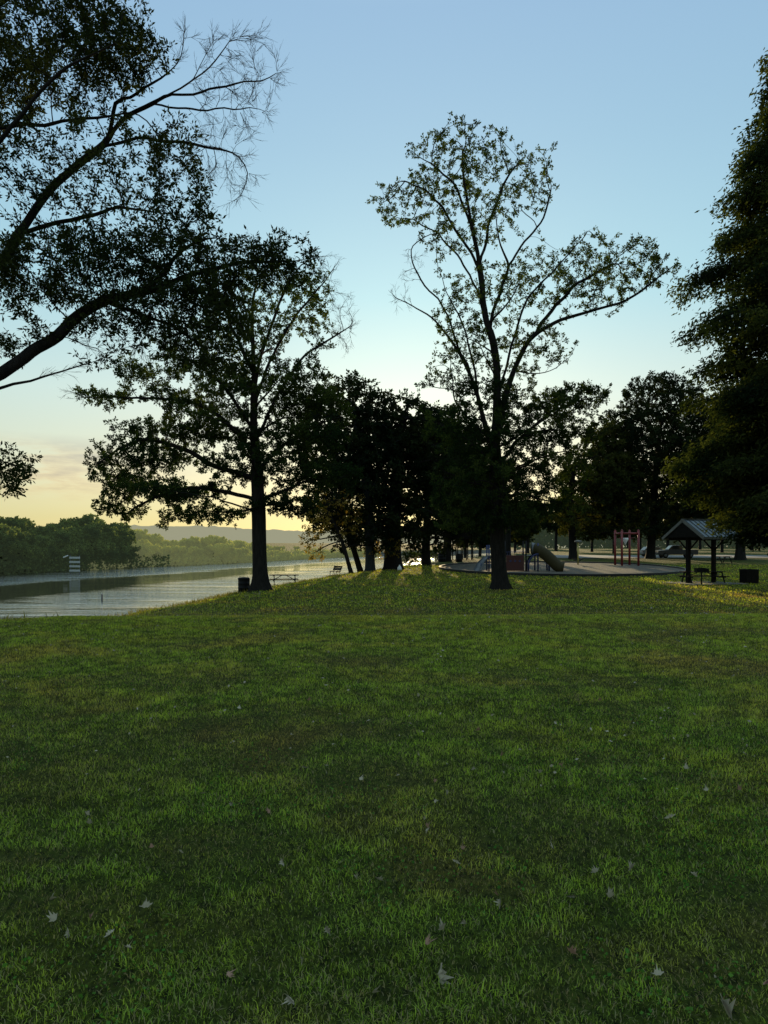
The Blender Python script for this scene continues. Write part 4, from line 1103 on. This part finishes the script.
for q in range(5): lm_.tube([(lx(494), -0.3 + 0.06 * q, 0.15 + 0.2 * q), (lx(494) + 0.45, -0.3 + 0.06 * q, 0.15 + 0.2 * q)], 0.02, 6)
lm_.build('ladder', M['blue'], pl)

# red four-post frame with hanging white funnel
YR = 72.0; ox = gx(627, YR); g0 = hz(ox, YR) + 0.1
fr = thing('climbing_frame', 'dark red four post frame with a white hanging piece on the wood chips', 'climbing frame', (ox, YR, g0))
k = YR / F; ps = [(-9 * k, 0.9), (-6.4 * k, -0.4), (5.6 * k, 0.9), (10 * k, -0.4)]
for (x, y) in ps:
    p_ = MB().tube([(x, y, -0.1), (x, y, 3.45)], 0.11, 12).build('post', M['red'], fr)
    MB().lathe([(0.10, 3.45), (0.10, 3.5), (0.06, 3.56), (0.02, 3.58)], (x, y, 0), 12).build('post_cap', M['red'], p_)
for a, b in ((0, 1), (2, 3), (0, 2), (1, 3)):
    MB().tube([(*ps[a], 3.2), (*ps[b], 3.2)], 0.09, 10).build('top_beam', M['red'], fr)
MB().tube([((ps[0][0] + ps[1][0]) / 2, 0.25, 2.75), ((ps[2][0] + ps[3][0]) / 2, 0.25, 2.75)], 0.03, 8).build('hanging_bar', M['red'], fr)
MB().lathe([(0.04, 2.0), (0.10, 2.25), (0.30, 2.6), (0.28, 2.75)], (-0.1, 0.2, 0), 14).build('hanging_funnel', M['white'], fr)

# yellow post with flat cap and two dark seats
YQ = 74.0; ox = gx(578, YQ); g0 = hz(ox, YQ) + 0.1
yp = thing('spinner_post', 'yellow playground post with a pale flat cap and two dark seats low down', 'spinner', (ox, YQ, g0))
MB().tube([(0, 0, -0.1), (0, 0, 2.3)], 0.075, 12).build('post', M['yellow'], yp)
MB().lathe([(0.08, 2.25), (0.36, 2.32), (0.38, 2.4), (0.33, 2.46), (0.05, 2.5)], n=18).build('cap', M['kerb_top'], yp)
for s_ in (-1, 1):
    q = MB(); q.lathe([(0.05, 0.42), (0.17, 0.47), (0.19, 0.52), (0.15, 0.56)], (s_ * 0.3, 0, 0), 14); q.tube([(0, 0, 0.35), (s_ * 0.3, 0, 0.44)], 0.03, 8); q.build('seat', M['dark'], yp)

# ------------------------------------------------------------------ picnic tables, bins, bench
def picnic_table(name, label, loc, rz, top, frame_m, L=1.85, group=None):
    r = thing(name, label, 'picnic table', loc, rz, group)
    for i in range(5):
        MB().box((0, -0.32 + 0.16 * i, 0.75), (L, 0.145, 0.04), bevel=0.006).build('top_plank', top, r)
    for sg in (-1, 1):
        b = MB(); b.box((0, sg * 0.66, 0.45), (L, 0.13, 0.04), bevel=0.006); b.box((0, sg * 0.80, 0.45), (L, 0.13, 0.04), bevel=0.006)
        b.build('bench_seat', top, r)
    for sx in (-L / 2 + 0.28, L / 2 - 0.28):
        b = MB()
        b.box((sx, 0, 0.40), (0.045, 1.7, 0.09)); b.box((sx, 0, 0.70), (0.045, 0.74, 0.055))
        b.build('cross_beam', frame_m, r)
        for sg in (-1, 1):
            b = MB(); a_ = math.atan2(0.34, 0.7)
            b.box((sx + 0.048, sg * 0.48, 0.34), (0.045, 0.10, 0.80), rot=(sg * a_, 0, 0)); b.build('leg', frame_m, r)
        b = MB(); b.tube([(sx, 0, 0.42), (sx * 0.25, 0, 0.71)], 0.025, 6); b.build('brace', frame_m, r)
    return r
Yt = 50.0; x = gx(284, Yt)
picnic_table('picnic_table', 'dark wooden picnic table right of the river bank oak trunk', (x, Yt, hz(x, Yt)), R(8), M['wood'], M['wood'], 2.0, 'picnic tables')

def barrel_bin(label, loc, w, h, group, mat):
    r = thing('litter_bin', label, 'bin', loc, 0.3, group)
    b = MB(); b.lathe([(w * 0.47, 0), (w * 0.5, 0.03), (w * 0.5, h * 0.33), (w * 0.52, h * 0.345), (w * 0.5, h * 0.36), (w * 0.5, h * 0.66), (w * 0.52, h * 0.675), (w * 0.5, h * 0.69), (w * 0.5, h * 0.96), (w * 0.52, h * 0.98), (w * 0.52, h), (w * 0.47, h), (w * 0.45, h * 0.2), (0.02, h * 0.19)], n=24)
    b.build('drum', mat, r)
    return r
Yt = 44.5; x = gx(244, Yt)
r = barrel_bin('dark round litter bin with a low lid left of the oak trunk by the river', (x, Yt, hz(x, Yt)), 0.72, 0.84, 'litter bins', M['dark'])
MB().lathe([(0.39, 0.845), (0.39, 0.87), (0.30, 0.93), (0.05, 0.95)], n=24).build('lid', M['dark'], r)
# slatted square bin by the shelter
Yt = 49.0; x = gx(749, Yt)
r = thing('litter_bin', 'dark square slatted litter bin without lid right of the shelter', 'bin', (x, Yt, hz(x, Yt)), 0.12, 'litter bins'); r.scale = (0.98, 0.98, 1.02)
MB().box((0, 0, 0.44), (0.80, 0.80, 0.80)).build('liner', M['dark'], r)
for sd in range(4):
    b = MB()
    for q in range(8):
        b.box((-0.385 + 0.11 * q, -0.425, 0.46), (0.095, 0.03, 0.88), bevel=0.006)
    b.xform(Matrix.Rotation(sd * PI / 2, 4, 'Z')); b.build('slat_panel', M['wood'], r)
b = MB()
for sd in range(4):
    bb = Matrix.Rotation(sd * PI / 2, 4, 'Z'); c = bb @ Vector((0, -0.425, 0.925)); b.box(c, (0.90 if sd % 2 == 0 else 0.06, 0.06 if sd % 2 == 0 else 0.78, 0.05))
b.build('top_rim', M['dark'], r)

# lone bench by the water
Yt = 62.0; x = gx(335, Yt); 
r = thing('park_bench', 'lone dark park bench facing the river at the edge of the bank', 'bench', (x, Yt, hz(x, Yt)), R(-58))
for s_ in (-0.55, 0.55):
    b = MB(); b.tube([(s_, -0.2, 0), (s_, -0.17, 0.42)], 0.03, 8); b.tube([(s_, 0.22, 0), (s_, 0.17, 0.42), (s_, 0.34, 0.9)], 0.03, 8); b.tube([(s_, -0.2, 0.41), (s_, 0.2, 0.41)], 0.025, 8); b.build('leg_frame', M['dark'], r)
b = MB()
for q in range(4): b.box((0, -0.18 + 0.115 * q, 0.45), (1.5, 0.10, 0.035), bevel=0.006)
b.build('seat', M['wood'], r)
b = MB()
for q in range(3): b.box((0, 0.215 + 0.05 * q, 0.58 + 0.13 * q), (1.5, 0.03, 0.12), rot=(R(-20), 0, 0), bevel=0.006)
b.build('backrest', M['wood'], r)

# ------------------------------------------------------------------ shelter
M['roof'] = None
m, nt, out = nmat('standing seam roof')
b = N(nt, 'ShaderNodeBsdfPrincipled', Roughness=0.35, Metallic=0.4)
nt.links.new(ramp(nt, noise(nt, 2.0, 4, 0.6), [(0.3, (0.07, 0.09, 0.10)), (0.7, (0.12, 0.15, 0.165))]), b.inputs['Base Color'])
nt.links.new(b.outputs[0], out.inputs[0]); M['roof'] = m
YS = 49.0; x0 = gx(701, YS); g0 = hz(x0, YS)
sh = thing('picnic_shelter', 'small open picnic shelter with pale blue grey gabled metal roof on two dark posts', 'shelter', (x0, YS, g0), R(21))
sh.scale = (1.06, 1.06, 1.12)
# local x = along ridge, y = across
Wd, Ln, ez, rz_ = 1.75, 1.5, 2.78, 3.85
for s_ in (-1.0, 1.0):
    MB().box((s_ * 1.05, 0, 1.7), (0.22, 0.22, 3.5), bevel=0.01).build('post', M['wood'], sh)
a_ = math.atan2(rz_ - ez, Wd); sl = math.hypot(rz_ - ez, Wd)
for sg in (-1, 1):
    b = MB(); b.box((0, sg * Wd / 2, (ez + rz_) / 2), (2 * Ln, sl, 0.05), rot=(-sg * a_, 0, 0))
    pn = b.build('roof_panel', M['roof'], sh)
    b = MB()
    for q in range(9):
        b.box((-Ln + 0.06 + q * (2 * Ln - 0.12) / 8, sg * (Wd / 2), (ez + rz_) / 2 + 0.045), (0.03, sl * 0.99, 0.045), rot=(-sg * a_, 0, 0))
    b.build('seam', M['roof'], pn)
    b = MB(); b.box((0, sg * (Wd + 0.02), ez - 0.05), (2 * Ln + 0.06, 0.035, 0.15)); b.build('eave_trim', M['kerb_top'], sh)
for e_ in (-1, 1):
    for sg in (-1, 1):
        b = MB(); b.box((e_ * (Ln + 0.025), sg * (Wd / 2), (ez + rz_) / 2 - 0.05), (0.04, sl + 0.06, 0.17), rot=(-sg * a_, 0, 0)); b.build('gable_trim', M['kerb_top'], sh)
    b = MB(); b.prism([(-Wd + 0.12, ez), (Wd - 0.12, ez), (0, rz_ - 0.12)], 0, 0.03); b.xform(Matrix.Translation((e_ * (Ln - 0.05), 0, 0)) @ Matrix.Rotation(PI / 2, 4, 'Z')); b.build('gable_board', M['wood'], sh)
MB().box((0, 0, rz_ + 0.035), (2 * Ln + 0.06, 0.22, 0.04)).build('ridge_cap', M['kerb_top'], sh)
for s_ in (-1.05, 1.05):
    MB().box((s_, 0, ez - 0.08), (0.14, 2 * Wd - 0.3, 0.18)).build('tie_beam', M['wood'], sh)
    for sg in (-1, 1): MB().tube([(s_, sg * 0.06, 2.0), (s_, sg * 0.85, ez - 0.12)], 0.05, 8).build('brace', M['wood'], sh)
r = MB(); r.box((0, 0, 0.0), (4.4, 3.8, 0.10), bevel=0.01); o = r.build('concrete_slab', M['concrete']); o.location = (x0, YS, g0 + 0.0); o.rotation_euler = (0, 0, R(21)); tag(o, kind='structure')
picnic_table('picnic_table', 'dark picnic table with long benches under the small shelter roof', (x0 + 0.1, YS, g0 + 0.05), R(6), M['wood'], M['dark'], 2.9, 'picnic tables')
Yt = 80.0; x = gx(722, Yt)
picnic_table('picnic_table', 'distant picnic table on the grass behind the shelter post', (x, Yt, hz(x, Yt)), R(20), M['wood'], M['dark'], 2.0, 'picnic tables')
Yt = 88.0; x = gx(456, Yt)
# grill
Yt = 46.6; x = gx(701.5, Yt); 
gr = thing('pedestal_grill', 'black box grill on a single post in front of the shelter', 'grill', (x, Yt, hz(x, Yt)), R(5))
MB().tube([(0, 0, -0.1), (0, 0, 0.85)], 0.045, 10).build('post', M['dark'], gr)
b = MB(); b.box((0, 0, 0.86), (0.78, 0.42, 0.03)); b.box((0, 0.20, 1.0), (0.78, 0.03, 0.27)); b.box((-0.38, 0, 0.99), (0.03, 0.40, 0.25)); b.box((0.38, 0, 0.99), (0.03, 0.40, 0.25)); b.box((0, -0.2, 0.93), (0.72, 0.03, 0.12)); b.build('fire_box', M['dark'], gr)
b = MB()
for q in range(12): b.tube([(-0.34 + 0.062 * q, -0.19, 1.04), (-0.34 + 0.062 * q, 0.19, 1.04)], 0.008, 6)
b.build('grate', M['dark'], gr)

# ------------------------------------------------------------------ pavilion of slim posts by the river
Yv = 92.0; x0 = gx(459, Yv); g0 = hz(x0, Yv)
pv = thing('pavilion', 'distant riverside pavilion with a row of slim dark posts', 'pavilion', (x0, Yv, g0), R(-8))
for q in range(6):
    MB().box((-1.7 + 0.66 * q, 0, 1.3), (0.14, 0.14, 2.6)).build('post', M['wood'], pv)
    MB().box((-1.7 + 0.66 * q + 0.1, 3.0, 1.3), (0.14, 0.14, 2.6)).build('post', M['wood'], pv)
MB().box((0, 1.5, 2.67), (4.6, 4.2, 0.14)).build('roof_beam', M['wood'], pv)
b = MB(); b.prism([(-2.5, 2.75), (2.5, 2.75), (0, 3.9)], -0.8, 3.8); b.build('roof', M['dark'], pv)
Yt = 84.0; x = gx(442, Yt)
barrel_bin('dark drum bin standing left of the slim pavilion posts', (x, Yt, hz(x, Yt)), 0.95, 1.0, 'litter bins', M['dark'])
Yt = 84.0; x = gx(459, Yt)
barrel_bin('dark drum bin in front of the slim pavilion posts', (x, Yt, hz(x, Yt)), 0.8, 0.95, 'litter bins', M['dark'])

# white bag at the foot of the thick trunk
Yt = 66.0; x = gx(399.5, Yt)
b = MB(); b.lathe([(0.16, 0), (0.21, 0.08), (0.19, 0.25), (0.10, 0.38), (0.04, 0.44), (0.08, 0.5)], n=12); o = b.build('white_bag', M['white']); o.location = (x, Yt, hz(x, Yt)); tag(o, 'small white bag at the foot of the thick dark trunk', 'bag')

M['gauge'] = paint('weathered white board', (0.45, 0.46, 0.44), 0.7, var=0.2)
# ------------------------------------------------------------------ white depth gauge on the far bank, pile in the river
Yg = 131.0; x0 = gx(75, Yg)
dg = thing('depth_gauge', 'white depth gauge board of four bars on posts standing at the far river bank', 'gauge', (x0, Yg, WZ), R(-15))
for s_ in (-0.95, 0.95): MB().box((s_, 0, 1.4), (0.09, 0.09, 4.0)).build('post', M['grey'], dg)
for q in range(4): MB().box((0, -0.09, 0.55 + 0.78 * q), (2.25, 0.05, 0.36)).build('bar', M['gauge'], dg)
MB().box((-2.0, 0, 3.1), (0.9, 0.3, 0.18), rot=(0, -0.35, 0)).build('side_lamp', M['white'], dg)
MB().tube([(-0.95, 0, 3.2), (-1.7, 0, 3.2)], 0.04, 6).build('side_arm', M['grey'], dg)
Yg = 67.0; x0 = gx(102, Yg)
b = MB(); b.lathe([(0.08, -2), (0.08, 0.55), (0.04, 0.65)], n=12); o = b.build('river_pile', M['kerb_top']); o.location = (x0, Yg, WZ); tag(o, 'pale wooden pile standing out of the river near the rocks', 'pile')

# rocks at the water's edge
M['rock'] = paint('dark rock', (0.06, 0.055, 0.05), 0.9, var=0.4, scale=5, bump=0.8)
rr = np.random.default_rng(3)
for k_ in range(9):
    px = 52 + 4.5 * k_; Yt = 24.5 + 0.5 * (k_ % 3); x = gx(px, Yt); row = 611
    b = MB(); bmesh.ops.create_icosphere(b.bm, subdivisions=3, radius=1.0)
    for v in b.bm.verts:
        n_ = float(vnoise(np.array(v.co.x * 1.8 + k_ * 3), np.array(v.co.y * 1.8 + v.co.z * 2.1), 4)) + 0.4 * float(vnoise(np.array(v.co.x * 5), np.array(v.co.z * 5 + v.co.y * 5), 2))
        v.co *= 0.7 + 0.5 * n_
    s_ = rr.uniform(0.13, 0.30); b.xform(Matrix.Rotation(rr.uniform(0, 6), 4, 'Z') @ Matrix.Diagonal((s_ * 1.4, s_, s_ * 0.7, 1)))
    o = b.build('rock', M['rock']); o.location = (x, Yt, hz(x, Yt) + s_ * 0.25)
    tag(o, 'dark rock in the row lying on the grassy river bank edge', 'rock', 'rocks on the river bank edge')

# ------------------------------------------------------------------ vehicles beyond the playground
M['glass'] = paint('dark glass', (0.02, 0.025, 0.03), 0.08)
M['tyre'] = paint('tyre rubber', (0.015, 0.015, 0.015), 0.9)
M['navy'] = paint('navy car paint', (0.012, 0.018, 0.035), 0.3, 0.2)
M['carwhite'] = paint('white car paint', (0.15, 0.15, 0.15), 0.3)
M['lampglass'] = paint('lamp glass', (0.5, 0.5, 0.48), 0.2)
def vehicle(name, label, cat, loc, rz, mat, kind, group):
    r = thing(name, label, cat, loc, rz, group)
    if kind == 'pickup':
        body = [(-2.8, 0.45), (2.75, 0.45), (2.85, 0.75), (2.8, 1.05), (1.35, 1.15), (-2.85, 1.18), (-2.85, 0.6)]
        cab = [(-0.75, 1.15), (1.35, 1.15), (0.75, 1.78), (-0.55, 1.82)]
    else:
        body = [(-2.2, 0.4), (2.2, 0.4), (2.3, 0.65), (2.1, 0.92), (1.1, 1.0), (-2.2, 1.02), (-2.28, 0.6)]
        cab = [(-2.05, 1.0), (1.1, 1.0), (0.35, 1.55), (-1.5, 1.55)]
    b = MB(); b.prism(body, -0.92, 0.92)
    bmesh.ops.bevel(b.bm, geom=list(b.bm.edges), offset=0.07, segments=2, affect='EDGES'); b.build('body', mat, r)
    b = MB(); b.prism(cab, -0.76, 0.76)
    bmesh.ops.bevel(b.bm, geom=list(b.bm.edges), offset=0.06, segments=2, affect='EDGES'); c_ = b.build('cabin', mat, r)
    cx = sum(p[0] for p in cab) / 4; cz = sum(p[1] for p in cab) / 4
    g = [(cx + (p[0] - cx) * 0.86, cz + (p[1] - cz) * 0.72) for p in cab]
    for s_ in (-1, 1):
        b = MB(); b.prism(g, s_ * 0.765, s_ * 0.775); b.build('side_window', M['glass'], c_)
    b = MB(); b.box(((cab[1][0] + cab[2][0]) / 2 + 0.012, 0, (cab[1][1] + cab[2][1]) / 2), (0.02, 1.3, 0.55), rot=(0, -math.atan2(cab[1][0] - cab[2][0], cab[2][1] - cab[1][1]), 0)); b.build('windscreen', M['glass'], c_)
    wx = (-1.75, 1.8) if kind == 'pickup' else (-1.4, 1.4)
    for x_ in wx:
        for s_ in (-1, 1):
            b = MB(); b.lathe([(0.2, -0.11), (0.35, -0.11), (0.38, -0.06), (0.38, 0.06), (0.35, 0.11), (0.2, 0.11)], n=20); b.xform(Matrix.Translation((x_, s_ * 0.86, 0.38)) @ Matrix.Rotation(PI / 2, 4, 'X'))
            w_ = b.build('wheel', M['tyre'], r)
            b = MB(); b.lathe([(0.21, -0.125), (0.21, 0.125)], n=16); b.xform(Matrix.Translation((x_, s_ * 0.86, 0.38)) @ Matrix.Rotation(PI / 2, 4, 'X')); b.build('rim', M['grey'], w_)
    fx = body[2][0] - 0.04
    for s_ in (-1, 1):
        MB().box((fx, s_ * 0.68, 0.82), (0.08, 0.34, 0.16), bevel=0.02).build('headlight', M['lampglass'], r)
        MB().box((body[-1][0] + 0.02, s_ * 0.76, 0.85), (0.06, 0.16, 0.22), bevel=0.01).build('tail_light', M['red'], r)
    return r
for (px, Y, rz, mat, kind, nm, lab, cat) in ((676, 104, R(178), 'navy', 'pickup', 'pickup_truck', 'dark navy pickup parked beyond the playground and seen under the shelter eave', 'pickup'),
        (655, 112, R(4), 'carwhite', 'car', 'parked_car', 'white car parked left of the dark pickup', 'car')):
    x = gx(px, Y); vehicle(nm, lab, cat, (x, Y, hz(x, Y) + 0.03), rz, M[mat], kind, 'vehicles parked beyond the playground')

# road behind the park (one strip laid just over the ground)
M['road'] = paint('road asphalt', (0.13, 0.13, 0.13), 0.9, var=0.15, scale=1.0)
xs = np.arange(24, 260, 2.0); V_ = []; 
for x in xs:
    yc = 116 + 0.03 * (x - 24)
    for dy in (-13.5, -5, 0, 8): V_.append((x, yc + dy, hz(x, yc + dy) + 0.05 + 0.01))
V_ = np.array(V_); k_ = np.arange(len(xs) - 1)[:, None] * 4
F_ = np.concatenate([k_ + np.array([j, j + 1, j + 5, j + 4]) for j in range(3)])[:, ::-1]
tag(link('road', arr_mesh('road', V_, [F_]), M['road']), kind='structure')

# ------------------------------------------------------------------ sky, sun
SUN_AZ = math.atan2(417 - 384, 720); SUN_EL = R(8.0)
SKY_GAMMA = 0.34; SKY_SCALE = 2.60
SKY_TINT = [(0.0, (1.004, 0.916, 0.518)), (0.035, (1.01, 0.936, 0.551)), (0.09, (1.213, 1.12, 0.786)), (0.197, (1.183, 1.289, 1.108)), (0.322, (0.936, 1.28, 1.263)), (0.48, (0.878, 1.179, 1.281)), (0.6, (0.873, 1.143, 1.322)), (0.68, (1.334, 1.56, 1.493)), (1.0, (2.121, 2.197, 1.988))]  # topmost stops, out of frame, raised as added fill for the lawn
w = bpy.data.worlds.new('World'); scene.world = w; w.use_nodes = True
nt = w.node_tree; nt.nodes.clear()
out = nt.nodes.new('ShaderNodeOutputWorld'); bg = nt.nodes.new('ShaderNodeBackground'); nt.links.new(bg.outputs[0], out.inputs[0])
sky = nt.nodes.new('ShaderNodeTexSky'); sky.sky_type = 'NISHITA'; sky.sun_disc = False
sky.sun_elevation = SUN_EL; sky.sun_rotation = SUN_AZ
sky.air_density = 1.0; sky.dust_density = 0.5; sky.ozone_density = 3.0; sky.altitude = 0
bg.inputs[1].default_value = 0.15
# flatten the physical sky to brighten the lawn, then tint it by elevation
gm = nt.nodes.new('ShaderNodeGamma'); gm.inputs[1].default_value = SKY_GAMMA
nt.links.new(sky.outputs[0], gm.inputs[0])
tc = nt.nodes.new('ShaderNodeTexCoord')
sx = nt.nodes.new('ShaderNodeSeparateXYZ'); nt.links.new(tc.outputs['Generated'], sx.inputs[0])
tint = ramp(nt, sx.outputs[2], SKY_TINT)
skycol = mixc(nt, 1.0, gm.outputs[0], tint, 'MULTIPLY')
sc_ = nt.nodes.new('ShaderNodeVectorMath'); sc_.operation = 'SCALE'; sc_.inputs[3].default_value = SKY_SCALE
nt.links.new(skycol, sc_.inputs[0]); skycol = sc_.outputs[0]
# thin cloud bank low over the river
mp = nt.nodes.new('ShaderNodeMapping'); mp.inputs['Scale'].default_value = (3.0, 3.0, 15.0)
nt.links.new(tc.outputs['Generated'], mp.inputs[0])
cn = N(nt, 'ShaderNodeTexNoise', Scale=2.2, Detail=6, Roughness=0.6); nt.links.new(mp.outputs[0], cn.inputs['Vector'])
cm_ = ramp(nt, cn.outputs[0], [(0.45, (0, 0, 0)), (0.56, (1, 1, 1))])
el = ramp(nt, sx.outputs[2], [(0.05, (0, 0, 0)), (0.075, (1, 1, 1)), (0.115, (1, 1, 1)), (0.14, (0, 0, 0))])
azm = nt.nodes.new('ShaderNodeMapRange'); azm.inputs[1].default_value = -0.22; azm.inputs[2].default_value = -0.42; nt.links.new(sx.outputs[0], azm.inputs[0])
m1 = mixc(nt, 1.0, cm_, el, 'MULTIPLY'); m2 = mixc(nt, 1.0, m1, azm.outputs[0], 'MULTIPLY')
cl_ = mixc(nt, 1.0, skycol, ramp(nt, cn.outputs[0], [(0.48, (1.0, 0.97, 0.92)), (0.54, (1.0, 0.90, 0.84)), (0.66, (0.74, 0.67, 0.72))]), 'MULTIPLY')
fin = mixc(nt, m2, skycol, cl_)
nt.links.new(fin, bg.inputs[0])

sl_ = bpy.data.lights.new('sun', 'SUN'); sl_.energy = 5.0; sl_.angle = R(0.55); sl_.color = (1.0, 0.76, 0.42)
so = bpy.data.objects.new('sun', sl_); COL.objects.link(so)
sd_ = Vector((math.sin(SUN_AZ) * math.cos(SUN_EL), math.cos(SUN_AZ) * math.cos(SUN_EL), math.sin(SUN_EL)))
so.rotation_euler = (-sd_).to_track_quat('-Z', 'Y').to_euler()

# ------------------------------------------------------------------ camera
cam = bpy.data.cameras.new('camera'); co = bpy.data.objects.new('camera', cam); COL.objects.link(co)
cam.sensor_fit = 'VERTICAL'; cam.sensor_height = 36; cam.lens = F / 1024 * 36; cam.shift_y = (HZ - 512) / 1024
co.location = (0, 0, EYE); co.rotation_euler = (PI / 2, 0, 0)
cam.clip_start = 0.1; cam.clip_end = 6000
scene.camera = co
scene.view_settings.view_transform = 'Standard'; scene.view_settings.look = 'None'; scene.view_settings.exposure = 0; scene.view_settings.gamma = 1
scene.cycles.max_bounces = 6; scene.cycles.transmission_bounces = 4; scene.cycles.diffuse_bounces = 3
